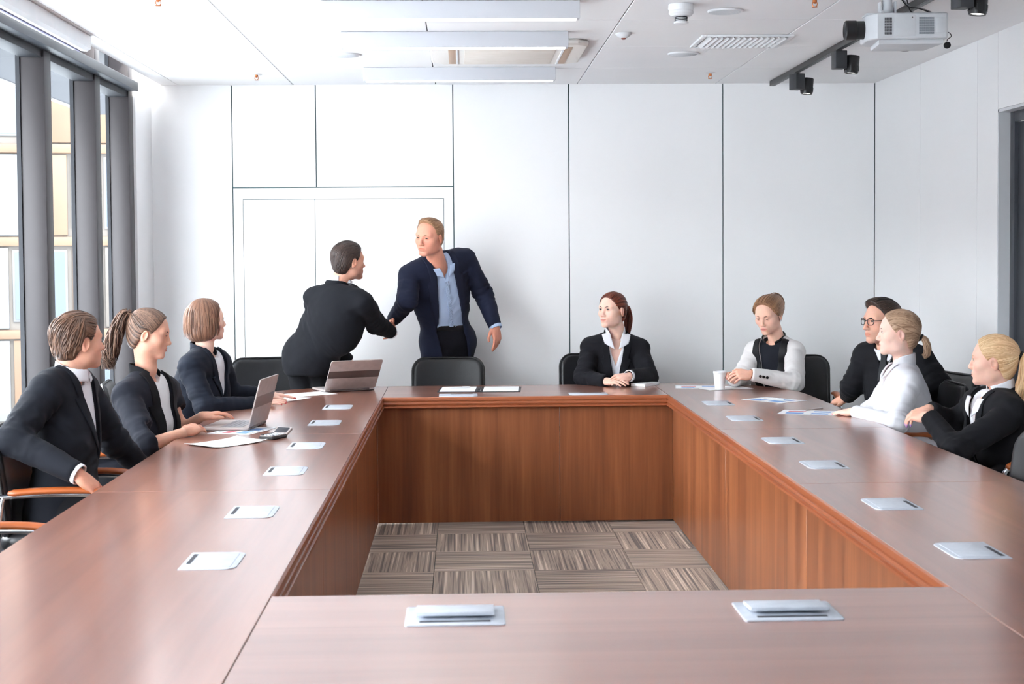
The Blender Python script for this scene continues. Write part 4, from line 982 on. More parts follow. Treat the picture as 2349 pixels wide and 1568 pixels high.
EYE_ME = sphere_mesh(.0121); EYE_ME.materials.append(EYE)
def person(p):
    """p: pose in world metres. Returns the person object: one body mesh with hair and clothing as children"""
    rng = np.random.default_rng(p['seed']); g = lambda k: np.asarray(p[k], float)
    fem = p.get('female', 0); hs = p.get('hs', .96 if fem else 1.0)
    HA = axes(p['look'], p.get('hup', (0, 0, 1))); hc = g('head')
    toH = lambda P: (P-hc)@HA.T/hs
    nb, sR, sL, pv = g('neck'), g('shR'), g('shL'), g('pelvis')
    cc = (sR+sL)/2; up = nrm(nb-pv); rt = nrm(sR-sL); CA = np.array([rt, nrm(np.cross(up, rt)), nrm(np.cross(rt, np.cross(up, rt)))])
    toC = lambda P: (P-cc)@CA.T
    fw = CA[1]; wid = np.linalg.norm(sR-sL)/2; bk = p.get('build', 1.0)
    PA = axes(p.get('pface', fw), (0, 0, 1))
    root = link(p['name'], bpy.data.meshes.new('person')); root.location = tuple(pv); origin = pv.copy()
    tag(root, p['label'], 'person')
    def put(nm, V, F, mat, attrs=None, cols=None, parent=None):
        o = link(nm, np_mesh(nm, V-origin, F, attrs, cols), mat); o.parent = parent or root; return o
    # ---- head and neck in one surface
    ntop = hc+HA.T@(V3(0, -.022, -.045)*hs); nr_ = .050 if fem else .058
    def fh(P):
        d = head_local(toH(P), p)*hs
        n = seg(P, ntop, nb+fw*.005, nr_*.98, nr_*1.0); n = smin(n, seg(P, nb+up*-.055, cc+up*-.04, nr_*.85, .070), .03)
        if not fem: n = smin(n, ell(P, ntop+(nb-ntop)*.5+HA[1]*(nr_*.9), (.012, .012, .016)), .02)
        return smin(d, n, .022)
    lo, hi = bounds([hc+V3(-.13, -.13, -.13)*hs, hc+V3(.13, .13, .135)*hs, nb, cc-up*.06], .03)
    Vh, Fh = net(fh, lo, hi, p.get('head_h', .0030), relax=1)
    ch = skin_tint(toH(Vh), p)
    body = [(Vh, Fh)]; cols = [ch]
    # ---- torso, arms, legs under the clothes (coarse)
    hipw = .09 if not fem else .095; hR = pv+PA[0]*hipw; hL = pv-PA[0]*hipw
    kR, kL, aR, aL = g('knR'), g('knL'), g('anR'), g('anL')
    eR, wR, eL, wL = g('elR'), g('wrR'), g('elL'), g('wrL')
    ribs = cc-up*.15; spine = np.linalg.norm(cc-pv)
    def torso(P, o=0.0, armk=.03, low=True):
        d = ell(P, cc-CA[2]*.13+fw*.005, ((wid-.020)*bk+o, .098*bk+o*.9, .20+o), CA)
        d = smin(d, seg(P, sR-rt*.03-CA[2]*.005, sL+rt*.03-CA[2]*.005, .056+o), .05)
        d = smin(d, seg(P, sR-rt*.06+CA[2]*.012, nb-CA[2]*.035+rt*.02, .040+o, .030+o), .05); d = smin(d, seg(P, sL+rt*.06+CA[2]*.012, nb-CA[2]*.035-rt*.02, .040+o, .030+o), .05)
        d = smin(d, ell(P, cc-CA[2]*.10+CA[1]*-.03, ((wid-.03)*bk+o, .082*bk+o, .15+o), CA), .05)
        ab = cc*(.42)+pv*.58
        d = smin(d, ell(P, ab, ((.128 if fem else .150)*bk+o, .098*bk+o, .17+o), CA), .08)
        if low: d = smin(d, ell(P, pv+V3(0, 0, .03), ((.172 if fem else .168)*bk+o, .122*bk+o, .125+o), PA), .07)
        if fem:
            for s_ in (-1, 1): d = smin(d, ell(P, cc-CA[2]*.155+rt*s_*.072+CA[1]*.070, (.062+o, .050+o, .060+o), CA), .045)
        return d
    ru, re, rw = (.046, .038, .027) if fem else (.054, .044, .031)
    def arms(P, o=0.0, R=True, Lf=True, k=.02):
        d = None
        for s_, e_, w_, use in ((sR, eR, wR, R), (sL, eL, wL, Lf)):
            if not use: continue
            a = smin(seg(P, s_-CA[2]*.012, e_, ru+o, re+o), seg(P, e_, w_, re+o*.95, rw+o*.75), k)
            d = a if d is None else np.minimum(d, a)
        return d
    def legs(P, o=0.0):
        d = None
        for h_, k_, a_ in ((hR, kR, aR), (hL, kL, aL)):
            a = smin(seg(P, h_, k_, .080+o, .056+o), seg(P, k_, a_, .054+o, .038+o*1.3), .03); d = a if d is None else smin(d, a, .02)
        return d
    lo, hi = bounds([sR, sL, nb, pv, kR, kL, aR, aL, eR, eL, wR, wL], .2)
    Vb, Fb = net(lambda P: smin(smin(torso(P, -.012), arms(P, -.006), .03), legs(P, -.012), .04), lo, hi, .02, relax=2)
    body.append((Vb, Fb)); cols.append(np.tile(p['skin'], (len(Vb), 1)))
    # ---- hands, with the wrist running into the sleeve
    for sd, w_, e_, key in ((1, wR, eR, 'handR'), (-1, wL, eL, 'handL')):
        hd = p[key]; hv, hf, nail, kn = hand_vf(w_, hd['d'], hd['n'], sd, hd.get('curl', .3), hd.get('spread', .12), hd.get('thumb', .5), (.93 if fem else 1.03)*hd.get('s', 1), fore=w_-e_)
        c = np.tile(np.array(p['skin'])*np.array([1.0, .93, .90]), (len(hv), 1)); c = c*(1-.35*kn[:, None])+.35*kn[:, None]*np.array(p['skin'])*np.array([1, .70, .66])
        if 'nails' in p: c = c*(1-nail[:, None])+nail[:, None]*np.array(p['nails'])
        body.append((hv, hf)); cols.append(c)
        if hd.get('bare'):
            fv, ff = net(lambda P: seg(P, e_, w_, re-.004, rw-.004), *bounds([e_, w_], .07), .006); body.append((fv, ff)); cols.append(np.tile(p['skin'], (len(fv), 1)))
    V, F = join_vf(body); root.data = np_mesh('person', V-origin, F, None, np.concatenate(cols)); root.data.materials.append(SK)
    # ---- eyes, brows, hair
    for s_ in (-1, 1):
        o = link('eye', EYE_ME, None, root); o.matrix_parent_inverse = Matrix.Identity(4)
        gz = axes(HA.T@np.array(p.get('gaze', (0, 1, 0))), HA[2]); mt = Matrix(gz.T.tolist()).to_4x4(); mt.translation = Vector(hc+HA.T@(V3(s_*.0312, .0755, .0065)*hs)-origin)
        o.matrix_local = mt @ Matrix.Scale(hs, 4)
    bp_, bf_, bn = [], [], 0
    for s_ in (-1, 1):
        pts = np.array([(s_*.014, .0905, .0215), (s_*.024, .0895, .0245+p.get('brow', 0)), (s_*.036, .0835, .0250+p.get('brow', 0)), (s_*.047, .0725, .0205)])
        bv, bf2, _ = lock_mesh([np.array([tuple(v) for v in catmull(pts, 4)])], .0028 if fem else .0042, np.random.default_rng(1), flat=.55, taper=(.8, .35)); bp_.append(bv); bf_.append(bf2+bn); bn += len(bv)
    for s_ in (-1, 1):
        hi_ = p.get('lids', (.0042, .0052))[1]; ex = np.linspace(-.95, .95, 9); xx = ex*.0145; zz = hi_*(1-ex*ex)+.0004; yy = np.sqrt(np.maximum(1e-6, .0140**2-xx**2*.85-zz**2))+.0004
        bv, bf2, _ = lock_mesh([np.stack([s_*(.0312+xx), .0755+yy, .0065+zz], 1)], .0013 if fem else .0009, np.random.default_rng(2), flat=.9, taper=(.8, .6)); bp_.append(bv); bf_.append(bf2+bn); bn += len(bv)
    hm = p['hair_mat']
    put('eyebrows', (np.concatenate(bp_)*hs)@HA+hc, np.concatenate(bf_), p.get('brow_mat', hm), {'su': np.full(bn, .15)})
    for nm, hv, hf, su in hair_parts(p, rng):
        put(nm, (hv*hs)@HA+hc, hf, hm, {'su': su})
    if p['hair'] == 'pony':
        T = V3(*p['tie']); td = nrm(V3(*p['tail'][1])-V3(*p['tail'][0])); ta = axes(td, (0.3, .2, 1)); th = np.linspace(0, 2*np.pi, 17)
        r = p.get('tie_r', .017); ring = [tuple(((T+td*.004+ta[0]*r*math.cos(a)+ta[2]*r*math.sin(a))*hs)@HA+hc-origin) for a in th]
        MB().tube(ring, .0065, 8).build('hair_tie', W['black'], root)
    P_ = dict(locals()); return P_
def garment(c, nm, fn, h, mat, pts, pad=.14, folds=(), relax=2, amp=.021, parent=None):
    V, F = net(fn, *bounds(pts, pad), h, relax=relax)
    if len(V) == 0: return None
    if folds:
        for q, (a, b, fr, rad) in enumerate(folds):
            n = vnormals(V, F); V = fold(V, V, n, amp, a, b, fr, q+c['p']['seed']*7, rad)
        n = vnormals(V, F); V = V+n*(.0034*vnoise(V*12, 5)+.0016*vnoise(V*29, 6))[:, None]
    o = c['put'](nm, V, F, mat, parent=parent)
    return o
def dress(c, kind, jm, sm, tm, shoe=None, vz=-.26, vtop=.075, lapel=None, lw=.055, collar='open', hem=.10, openf=0.0, cuff=None, sleeveR=0.0, sleeveL=0.0, coatlen=None, skirt=False, vmax=None, neck=.0, jo=.019):
    """jacket / blouse / jumper over a shirt, trousers, shoes"""
    p = c['p']; cc, up, rt, CA, nb, pv, toC, PA = (c[k] for k in ('cc', 'up', 'rt', 'CA', 'nb', 'pv', 'toC', 'PA'))
    torso, arms, legs = c['torso'], c['arms'], c['legs']; sR, sL, eR, eL, wR, wL = (c[k] for k in ('sR', 'sL', 'eR', 'eL', 'wR', 'wL')); nr_ = c['nr_']; ntop = c['ntop']
    fem = c['fem']; fw = c['fw']
    def endcut(P, d, e_, w_, ext):
        a = nrm(w_-e_); q = (P-(w_-a*ext))@a; near = seg(P, e_, w_, .075); return np.where(near < .03, smax(d, q, .006), d)
    def sleeves(P, o, ext=(0.0, 0.0), k=.02):
        a = arms(P, o, True, False, k); b = arms(P, o, False, True, k)
        return np.minimum(endcut(P, a, eR, wR, ext[0]), endcut(P, b, eL, wL, ext[1]))
    hemz = -hem
    def wv(z):     # half width of the front opening at chest height z
        top = vtop; return np.where(z > 0, top*.9+z*.15, np.where(z > vz, openf+(top*.9-openf)*np.clip((z-vz)/(-vz), 0, 1)**.85, openf))
    zn = float(toC(nb[None])[0, 2])
    def shell(P, o, carve, zoff=1.2, k=.010):
        """torso with the front opening and neck hole cut out, then the sleeves set on"""
        d = torso(P, o)
        if coatlen: d = smin(d, ell(P, pv-V3(0, 0, coatlen*.35)-fw*.005, (.163+o, .122+o, coatlen*.95+o), PA), .07)
        d = smax(d, -carve, .006); d = smax(d, -seg(P, nb-up*.05+fw*.012, ntop, nr_*zoff), .008)
        s_ = sleeves(P, o, (sleeveR, sleeveL), .022)
        for q in (sR, sL): s_ = np.minimum(s_, ell(P, q-CA[2]*.002, (.060+o*.6, .056+o*.7, .058+o*.6), CA))
        return smin(d, s_, k)
    pts = [sR, sL, nb, pv, eR, eL, wR, wL]
    def bottom(P, d): return smax(d, (pv+V3(0, 0, hemz)-P)@V3(0, 0, 1), .008)
    fr = [(sR, eR, 26, .15), (wR, eR, 26, .14), (sL, eL, 26, .15), (wL, eL, 26, .14), (eR, sR-up*.05, 18, .12), (eL, sL-up*.05, 18, .12), (sR, pv*.6+cc*.4, 20, .17)]
    sbot = p.get('shirt_bottom', hemz)
    def shirt_f(P):
        d = torso(P, .008); d = smax(d, -seg(P, nb-up*.03+fw*.01, ntop, nr_*1.0), .004); Q = toC(P); vn = p.get('vneck', -.10)
        if collar == 'open': d = smax(d, -np.maximum(np.maximum(np.abs(Q[:, 0])-np.clip((Q[:, 2]-vn)*.34, 0, .2), -Q[:, 1]+.02), vn-Q[:, 2]), .004)
        if collar == 'round': d = smax(d, -seg(P, nb-up*.012+fw*.03, nb+up*.06, nr_*1.15), .006)
        return smax(d, (pv+V3(0, 0, sbot)-P)@V3(0, 0, 1), .004)
    if kind == 'jacket':
        def jf(P):
            Q = toC(P); v = np.maximum(np.abs(Q[:, 0]-p.get('vx', 0))-wv(Q[:, 2]), -Q[:, 1]+.0)
            return bottom(P, shell(P, jo, v))
        ob = garment(c, 'jacket', jf, p.get('cloth_h', .0072), jm, pts, .16 if not coatlen else .26, fr, amp=p.get('fold', .007))
        garment(c, 'shirt', shirt_f, .0058, sm, [sR, sL, nb, pv], .14, ((sR, pv*.5+cc*.5, 14, .2),), amp=.004)
        # lapels and jacket collar follow the jacket surface
        lm = lapel or jm
        def lapf(P):
            Q = toC(P); z = Q[:, 2]; d = np.abs(torso(P, jo)-.0035)-.0035
            xa = np.abs(Q[:, 0]-p.get('vx', 0)); inner = wv(z); lwz = np.interp(z, [vz, vz*.6, -.045, -.040, .02, .06, .12], [.0, lw*.75, lw*1.12, lw*.75, lw*.85, lw*.7, lw*.6])
            poly = np.maximum(np.maximum(inner-.002-xa, xa-inner-lwz), np.maximum(vz-z, -Q[:, 1]+.01))
            return smax(d, poly, .003)
        garment(c, 'lapels', lapf, .0036, lm, [sR, sL, nb, cc-up*.3], .12, relax=2)
        def jcol(P):
            n = seg(P, nb-up*.05+fw*.012, ntop, nr_*1.34); d = np.abs(n-.004)-.0045; Q = toC(P); zq = Q[:, 2]-zn; hgt = np.interp(Q[:, 1], [-.09, .0, .07], [.020, .012, -.02])
            d = smax(d, zq-hgt, .004); d = smax(d, -.035-zq, .004)
            return smax(d, Q[:, 1]-.04, .006)
        garment(c, 'jacket_collar', jcol, .0038, lm, [nb, ntop], .14)
    elif kind in ('blouse', 'jumper'):
        def bf(P):
            Q = toC(P); vn = p.get('vneck', -.07)
            d = shell(P, .020 if kind == 'jumper' else .010, np.maximum(np.maximum(np.abs(Q[:, 0])-np.clip((Q[:, 2]-vn)*.5, 0, .2), -Q[:, 1]+.02), vn-Q[:, 2]), 1.08, .016)
            return bottom(P, d)
        garment(c, 'jumper' if kind == 'jumper' else 'shirt', bf, p.get('cloth_h', .0072), jm, pts, .15, fr, amp=p.get('fold', .007))
        if kind == 'jumper': garment(c, 'shirt', lambda P: shirt_f(P)+.001, .008, sm, [sR, sL, nb, cc-up*.2], .1)
    if collar in ('open', 'closed'):
        wo = {'jacket': jo, 'jumper': .012}.get(kind, .010)
        def colf(P):
            Q = toC(P); zq = Q[:, 2]-zn; xa = np.abs(Q[:, 0]); op = collar == 'open'
            n = seg(P, nb-up*.06+fw*.010, ntop, nr_*1.19, nr_*1.10); d = np.abs(n-.003)-.0030
            th = np.interp(Q[:, 1], [-.08, 0, .05, .10], [.056, .044, .018, .004]); bo = np.interp(Q[:, 1], [-.08, 0, .05, .10], [-.03, -.03, -.035, -.05])
            d = smax(d, zq-th, .003); d = smax(d, bo-zq, .003)
            d = smax(d, -np.maximum(xa-((.020 if op else .003)+np.clip(zq+.04, 0, .2)*(.40 if op else .25)), -Q[:, 1]), .003)
            w = np.abs(torso(P, wo)-.0055)-.0032
            wk = p.get('wing', 1.0); tri = np.maximum.reduce([(.020 if op else .006)+.30*(zq+.05)-xa, xa-(.070 if op else .054)*wk-.35*zq, (-.056*wk+.50*(xa-.02))-zq, zq-.006, -Q[:, 1]+.02])
            return smin(d, smax(w, tri, .003), .004)
        garment(c, 'shirt_collar', colf, .0036, sm, [nb, ntop, cc], .12, relax=2)
    if cuff:
        for e_, w_, use, ex in ((eR, wR, cuff[0], sleeveR), (eL, wL, cuff[1], sleeveL)):
            if use:
                a = nrm(w_-e_); cp = w_-a*ex
                def cf(P):
                    q = (P-cp)@a; r = np.linalg.norm(P-cp-q[:, None]*a, axis=1); return smax(np.abs(r-c['rw']-.008)-.003, np.abs(q-.002)-use, .003)
                garment(c, 'shirt_cuff', cf, .0036, p.get('cuff_mat', sm), [cp-a*.03, cp+a*.03], .06, relax=1)
    # trousers or skirt, shoes
    def tf(P):
        d = smin(torso(P, .004), c['legs'](P, .014), .05); d = smax(d, (P-(pv+V3(0, 0, p.get('waist', .13))))@V3(0, 0, 1), .006)
        for a_, k_ in ((c['aR'], c['kR']), (c['aL'], c['kL'])):
            a = nrm(a_-k_); q = (P-(a_+a*.0))@a; d = np.where(seg(P, k_, a_, .08) < .03, smax(d, q, .006), d)
        return d
    garment(c, 'trousers', tf, .013, tm, [pv, c['kR'], c['kL'], c['aR'], c['aL'], pv+V3(0, 0, .13)], .16, ((c['hR'], c['kR'], 14, .2), (c['hL'], c['kL'], 14, .2)), amp=.006)
    for a_, k_ in ((c['aR'], c['kR']), (c['aL'], c['kL'])):
        d0 = nrm(V3(*(a_-k_))*V3(1, 1, 0)*0+c['PA'][1]); s0 = V3(a_[0], a_[1], .045)
        def sf(P):
            d = smin(ell(P, s0+d0*.085+V3(0, 0, -.008), (.046, .115, .034), axes(d0, (0, 0, 1))), ell(P, s0-d0*.01, (.040, .050, .05), axes(d0, (0, 0, 1))), .03); return smax(d, .004-P[:, 2], .003)
        garment(c, 'shoe', sf, .009, shoe or W['black'], [s0-d0*.1, s0+d0*.22], .07, relax=2)
    return c
POSE = {
    'p1': dict(head=(-1.592, 6.280, 1.226), neck=(-1.629, 6.260, 1.108), shR=(-1.683, 6.100, 1.045), shL=(-1.623, 6.460, 1.022), elR=(-1.765, 5.920, 0.866), wrR=(-1.497, 5.840, 0.742), tipR=(-1.409, 5.860, 0.662), elL=(-1.515, 6.550, 0.781), wrL=(-1.396, 6.600, 0.643), pelvis=(-1.620, 6.120, 0.550), knR=(-1.260, 5.950, 0.520), knL=(-1.260, 6.300, 0.520), anR=(-1.200, 5.950, 0.080), anL=(-1.150, 6.350, 0.080)),
    'p2': dict(head=(-1.482, 7.150, 1.211), neck=(-1.503, 7.160, 1.047), shR=(-1.555, 6.980, 0.940), shL=(-1.445, 7.360, 0.923), elR=(-1.421, 6.780, 0.728), wrR=(-1.273, 6.900, 0.775), tipR=(-1.192, 7.050, 0.801), elL=(-1.372, 7.360, 0.732), wrL=(-1.264, 7.280, 0.804), tipL=(-1.134, 7.320, 0.824), pelvis=(-1.580, 7.120, 0.550), knR=(-1.150, 6.980, 0.530), knL=(-1.150, 7.280, 0.530), anR=(-1.100, 6.980, 0.080), anL=(-1.100, 7.300, 0.080)),
    'p3': dict(head=(-1.403, 8.300, 1.223), neck=(-1.422, 8.300, 1.075), shR=(-1.464, 8.120, 0.985), shL=(-1.367, 8.500, 0.976), elR=(-1.374, 8.020, 0.771), wrR=(-1.122, 8.240, 0.770), tipR=(-0.965, 8.280, 0.781), elL=(-1.316, 8.550, 0.791), wrL=(-1.107, 8.550, 0.789), tipL=(-0.948, 8.600, 0.772), pelvis=(-1.550, 8.250, 0.550), knR=(-1.120, 8.150, 0.530), knL=(-1.120, 8.420, 0.530), anR=(-1.050, 8.150, 0.080), anL=(-1.050, 8.450, 0.080)),
    'p4': dict(head=(-0.707, 9.420, 1.536), neck=(-0.770, 9.410, 1.411), shR=(-0.613, 9.260, 1.289), shL=(-0.925, 9.460, 1.313), elR=(-0.544, 9.440, 1.146), wrR=(-0.469, 9.620, 1.087), elL=(-0.912, 9.660, 1.047), wrL=(-0.737, 9.720, 0.887), pelvis=(-0.970, 9.560, 0.930), knR=(-0.860, 9.680, 0.500), knL=(-1.000, 9.660, 0.500), anR=(-0.800, 9.780, 0.080), anL=(-1.000, 9.800, 0.080)),
    'p5': dict(head=(-0.208, 9.620, 1.687), neck=(-0.161, 9.740, 1.513), shR=(-0.343, 9.700, 1.447), shL=(0.017, 9.880, 1.551), elR=(-0.352, 9.600, 1.282), wrR=(-0.454, 9.800, 1.154), elL=(0.137, 9.970, 1.319), wrL=(0.214, 9.880, 1.102), tipL=(0.232, 9.840, 0.964), pelvis=(-0.100, 10.000, 0.985), knR=(-0.140, 9.980, 0.500), knL=(0.020, 10.020, 0.500), anR=(-0.160, 10.020, 0.080), anL=(0.060, 10.060, 0.080)),
    'p7': dict(head=(0.953, 9.560, 1.211), neck=(0.990, 9.620, 1.069), shR=(0.821, 9.620, 0.975), shL=(1.132, 9.620, 0.966), elR=(0.761, 9.480, 0.790), wrR=(0.887, 9.300, 0.782), tipR=(1.012, 9.200, 0.790), elL=(1.176, 9.480, 0.792), wrL=(1.034, 9.300, 0.813), tipL=(0.901, 9.220, 0.794), pelvis=(0.960, 9.740, 0.550), knR=(0.840, 9.320, 0.540), knL=(1.080, 9.320, 0.540), anR=(0.840, 9.250, 0.080), anL=(1.080, 9.250, 0.080)),
    'p8': dict(head=(1.906, 9.320, 1.185), neck=(1.968, 9.380, 1.048), shR=(1.849, 9.450, 0.951), shL=(2.066, 9.300, 0.956), elR=(1.742, 9.350, 0.792), wrR=(1.652, 9.100, 0.797), tipR=(1.595, 9.020, 0.862), elL=(2.004, 9.020, 0.790), wrL=(1.729, 8.970, 0.844), tipL=(1.579, 8.930, 0.838), pelvis=(1.980, 9.560, 0.550), knR=(1.720, 9.200, 0.530), knL=(1.920, 9.120, 0.530), anR=(1.700, 9.150, 0.080), anL=(1.900, 9.050, 0.080)),
    'p9': dict(head=(2.249, 8.000, 1.198), neck=(2.296, 8.030, 1.048), shR=(2.202, 8.140, 1.009), shL=(2.438, 7.920, 1.005), elR=(2.133, 8.140, 0.849), wrR=(2.161, 8.360, 0.766), tipR=(2.072, 8.400, 0.718), elL=(2.508, 7.800, 0.861), wrL=(2.304, 7.760, 0.771), pelvis=(2.380, 7.980, 0.550), knR=(1.980, 8.100, 0.540), knL=(1.920, 7.850, 0.540), anR=(1.900, 8.100, 0.080), anL=(1.860, 7.850, 0.080)),
    'p10': dict(head=(2.178, 7.450, 1.167), neck=(2.218, 7.480, 1.013), shR=(2.213, 7.660, 0.926), shL=(2.183, 7.280, 0.936), elR=(2.148, 7.720, 0.776), wrR=(2.141, 7.920, 0.738), elL=(2.079, 7.120, 0.750), wrL=(1.966, 7.460, 0.774), tipL=(1.868, 7.600, 0.760), pelvis=(2.240, 7.420, 0.550), knR=(1.850, 7.550, 0.540), knL=(1.850, 7.300, 0.540), anR=(1.800, 7.550, 0.080), anL=(1.800, 7.280, 0.080)),
    'p11': dict(head=(2.364, 6.620, 1.084), neck=(2.408, 6.620, 0.949), shR=(2.348, 6.800, 0.877), shL=(2.370, 6.420, 0.877), elR=(2.261, 6.860, 0.771), wrR=(2.128, 6.780, 0.856), tipR=(1.995, 6.750, 0.826), elL=(2.104, 6.340, 0.725), wrL=(2.046, 6.520, 0.851), tipL=(1.966, 6.620, 0.851), pelvis=(2.500, 6.560, 0.550), knR=(2.080, 6.720, 0.540), knL=(2.080, 6.420, 0.540), anR=(2.020, 6.720, 0.080), anL=(2.020, 6.400, 0.080)),
}
def hand(po, s, n=(0, 0, 1), **k):
    d = np.array(po['tip'+s])-np.array(po['wr'+s]); return dict(d=d, n=n, **k)
def ln(r, g, b): return np.array(srgb(r, g, b)[:3])
CAST = {}
def cast(key, label, **k):
    po = POSE[key]; p = dict(name='person', label=label, **{a: np.array(b) for a, b in po.items() if not a.startswith('tip')}); p.update(k)
    p['seed'] = int(key[1:]); c = person(p); CAST[key] = c; return c
SKIN = ln(232, 184, 160); SKINL = ln(240, 200, 182); SKINM = ln(220, 166, 142)
TROU = cloth('charcoal_trousers', srgb(30, 32, 38))
WHITE = cloth('white_cotton', srgb(222, 223, 229), .8, .03, .05)
def go1():
    po = POSE['p1']
    c = cast('p1', 'person in dark navy suit twisting back on chair, nearest at left', look=(.72, .69, .02), skin=SKINM, hair='short', hair_t=.012, shag=.008, nape=-.075, lock_r=.0032, locks=620,
             hair_mat=hair_mat('grey_brown_hair', srgb(60, 40, 31), srgb(118, 86, 67)), handR=hand(po, 'R', (.45, -.3, .84), curl=.35, spread=.25), handL=dict(d=(.9, .2, -.2), n=(0, 0, 1)), stubble=.1, vneck=.02)
    dress(c, 'jacket', cloth('dark_navy_suit', srgb(31, 35, 46)), WHITE, TROU, cuff=(.014, .012), lw=.05, sleeveR=.0, hem=.12, coatlen=.13, vz=-.30)
def go2():
    po = POSE['p2']
    c = cast('p2', 'person with long brown ponytail in dark blazer typing on laptop', female=1, look=(.985, .10, -.16), gaze=(0, 1, -.5), lids=(.0042, .0012), skin=SKINM, hair='pony', hair_t=.009, tie=(0, -.088, .082), tie_r=.018,
             tail=[(0, -.090, .085), (0, -.126, .082), (0, -.150, .02), (0, -.165, -.06), (0, -.176, -.14), (0, -.168, -.20)], tail_w=(.016, .034, .046, .052, .048, .030), wave=.014, tail_n=90,
             hair_mat=hair_mat('dark_brown_hair', srgb(56, 40, 33), srgb(138, 106, 88)), handR=hand(po, 'R', (.25, -.25, .93), curl=.30, bare=1), handL=hand(po, 'L', (.2, .1, .97), curl=.35, bare=1), lip=ln(176, 92, 88), vneck=-.20)
    dress(c, 'jacket', cloth('blue_black_blazer', srgb(38, 41, 54)), cloth('pale_grey_top', srgb(222, 222, 224), .8, .03, .05), TROU, collar='round', sleeveR=.17, sleeveL=.15, lw=.07, vz=-.34, openf=.03, lapel=cloth('black_lapel_knit', srgb(24, 24, 30)))
def go3():
    po = POSE['p3']
    c = cast('p3', 'person with light brown bob in navy jacket leaning on table corner', female=1, look=(.84, .54, .05), skin=SKINL, hair='bob', hair_t=.010, cover_ear=1, hair_mat=hair_mat('light_brown_bob', srgb(88, 60, 48), srgb(150, 110, 88)),
             handR=hand(po, 'R', (0, -.2, 1), curl=.12, spread=.2), handL=hand(po, 'L', (0, 0, 1), curl=.1, spread=.2), nails=ln(196, 96, 96), smile=.5)
    dress(c, 'jacket', cloth('navy_jacket', srgb(33, 40, 56)), WHITE, TROU, collar='round', lw=.05, vz=-.2, hem=.10)
def go4():
    po = POSE['p4']
    c = cast('p4', 'person with dark hair in black suit bending over table to shake hands', look=(.80, .60, .02), skin=SKINM, hair='short', hair_t=.013, lock_r=.0032, locks=560, nape=-.09, hair_mat=hair_mat('dark_brown_short_hair', srgb(38, 29, 26), srgb(70, 54, 48)), build=.99,
             handR=dict(d=(-.12, .95, -.12), n=(1, .1, .1), curl=.42, thumb=.5), handL=dict(d=(.4, .6, -.5), n=(0, 0, 1)), stubble=.45)
    dress(c, 'jacket', cloth('black_blue_suit', srgb(25, 28, 37)), WHITE, TROU, cuff=(.004, .0), hem=.11, coatlen=.14, vz=-.28, sleeveR=-.03)
def go5():
    po = POSE['p5']
    c = cast('p5', 'person with short fair hair in open navy suit standing, shaking hands', look=(-.52, -.83, -.14), hup=(.10, 0, 1), skin=ln(226, 160, 136), hair='quiff', hair_t=.005, locks=520, lock_r=.0024, recede=.018, nape=-.07, hair_mat=hair_mat('fair_short_hair', srgb(134, 98, 70), srgb(178, 138, 104)), build=1.08, jaw=.062,
             handR=dict(d=(-.10, -.80, -.50), n=(-1, .1, .0), curl=.42, thumb=.5), handL=hand(po, 'L', (.75, -.62, .1), curl=(.25, .4, .5, .6), thumb=.9), stubble=.18, smile=.35, open=1.6, wing=1.15, gaze=(-.1, 1, -.1), vneck=-.06, lids=(.0030, .0030), shirt_bottom=.10, waist=.125)
    dress(c, 'jacket', cloth('navy_blue_suit', srgb(37, 44, 70)), cloth('pale_blue_shirt', srgb(176, 196, 226), .8, .03, .05), cloth('navy_trousers', srgb(27, 28, 40)), hem=.20, coatlen=.22, vz=-.40, openf=.098, vtop=.072, cuff=(.0, .016), lw=.055)
    def plk(P):
        Q = c['toC'](P); return smax(np.abs(c['torso'](P, .0130))-.0022, np.maximum(np.maximum(np.abs(Q[:, 0])-.016, -Q[:, 1]+.02), np.maximum(Q[:, 2]+.06, (c['pv'][2]+.115)-P[:, 2])), .002)
    garment(c, 'shirt_placket', plk, .004, bpy.data.materials['pale_blue_shirt'], [c['cc'], c['pv']], .17, relax=1)
    # belt with buckle
    pv = c['pv']; A = c['PA']; put = c['put']
    def bf(P):
        z = P[:, 2]-(pv[2]+.108); d = np.abs(c['torso'](P, .007))-.004; return smax(d, np.abs(z)-.018, .003)
    garment(c, 'belt', bf, .006, W['leather'], [pv, pv+V3(0, 0, .12)], .2, relax=1)
    b = pv+V3(0, 0, .108)+A[1]*.122
    MB().prism(rrect(.045, .036, .006), 0, .006).build('belt_buckle', W['chrome'], c['root'], loc=tuple(b-c['origin']), rot=tuple(Matrix((A[0], V3(0, 0, 1), A[1])).transposed().to_euler()))
    a = nrm(po['wrL']-np.array(po['elL'])); w0 = np.array(po['wrL'])+a*.004
    MB().tube([tuple(w0-a*.006-c['origin']), tuple(w0+a*.006-c['origin'])], .033, 18).build('watch', W['chrome'], c['root'])
def go7():
    po = POSE['p7']
    c = cast('p7', 'person with auburn ponytail in black blazer, hands folded, facing forward', female=1, look=(-.70, -.71, .04), skin=ln(236, 196, 178), hair='pony', hair_t=.008, tie=(0, -.114, .026), tie_r=.015, wing=1.35,
             tail=[(0, -.114, .026), (0, -.146, .022), (0, -.168, -.03), (0, -.172, -.10), (0, -.160, -.17)], tail_w=(.012, .026, .032, .030, .016), wave=.002, tail_n=70, smile=.9, gaze=(-.1, 1, .05), lip=ln(212, 128, 118),
             hair_mat=hair_mat('auburn_hair', srgb(64, 26, 19), srgb(132, 64, 44)), handR=hand(po, 'R', (-.1, -.35, .93), curl=.25), handL=hand(po, 'L', (.1, -.5, .86), curl=.32), vneck=-.10)
    dress(c, 'jacket', cloth('black_blazer', srgb(29, 30, 38)), WHITE, TROU, cuff=(.0, .014), vz=-.24, vtop=.05, lw=.055)
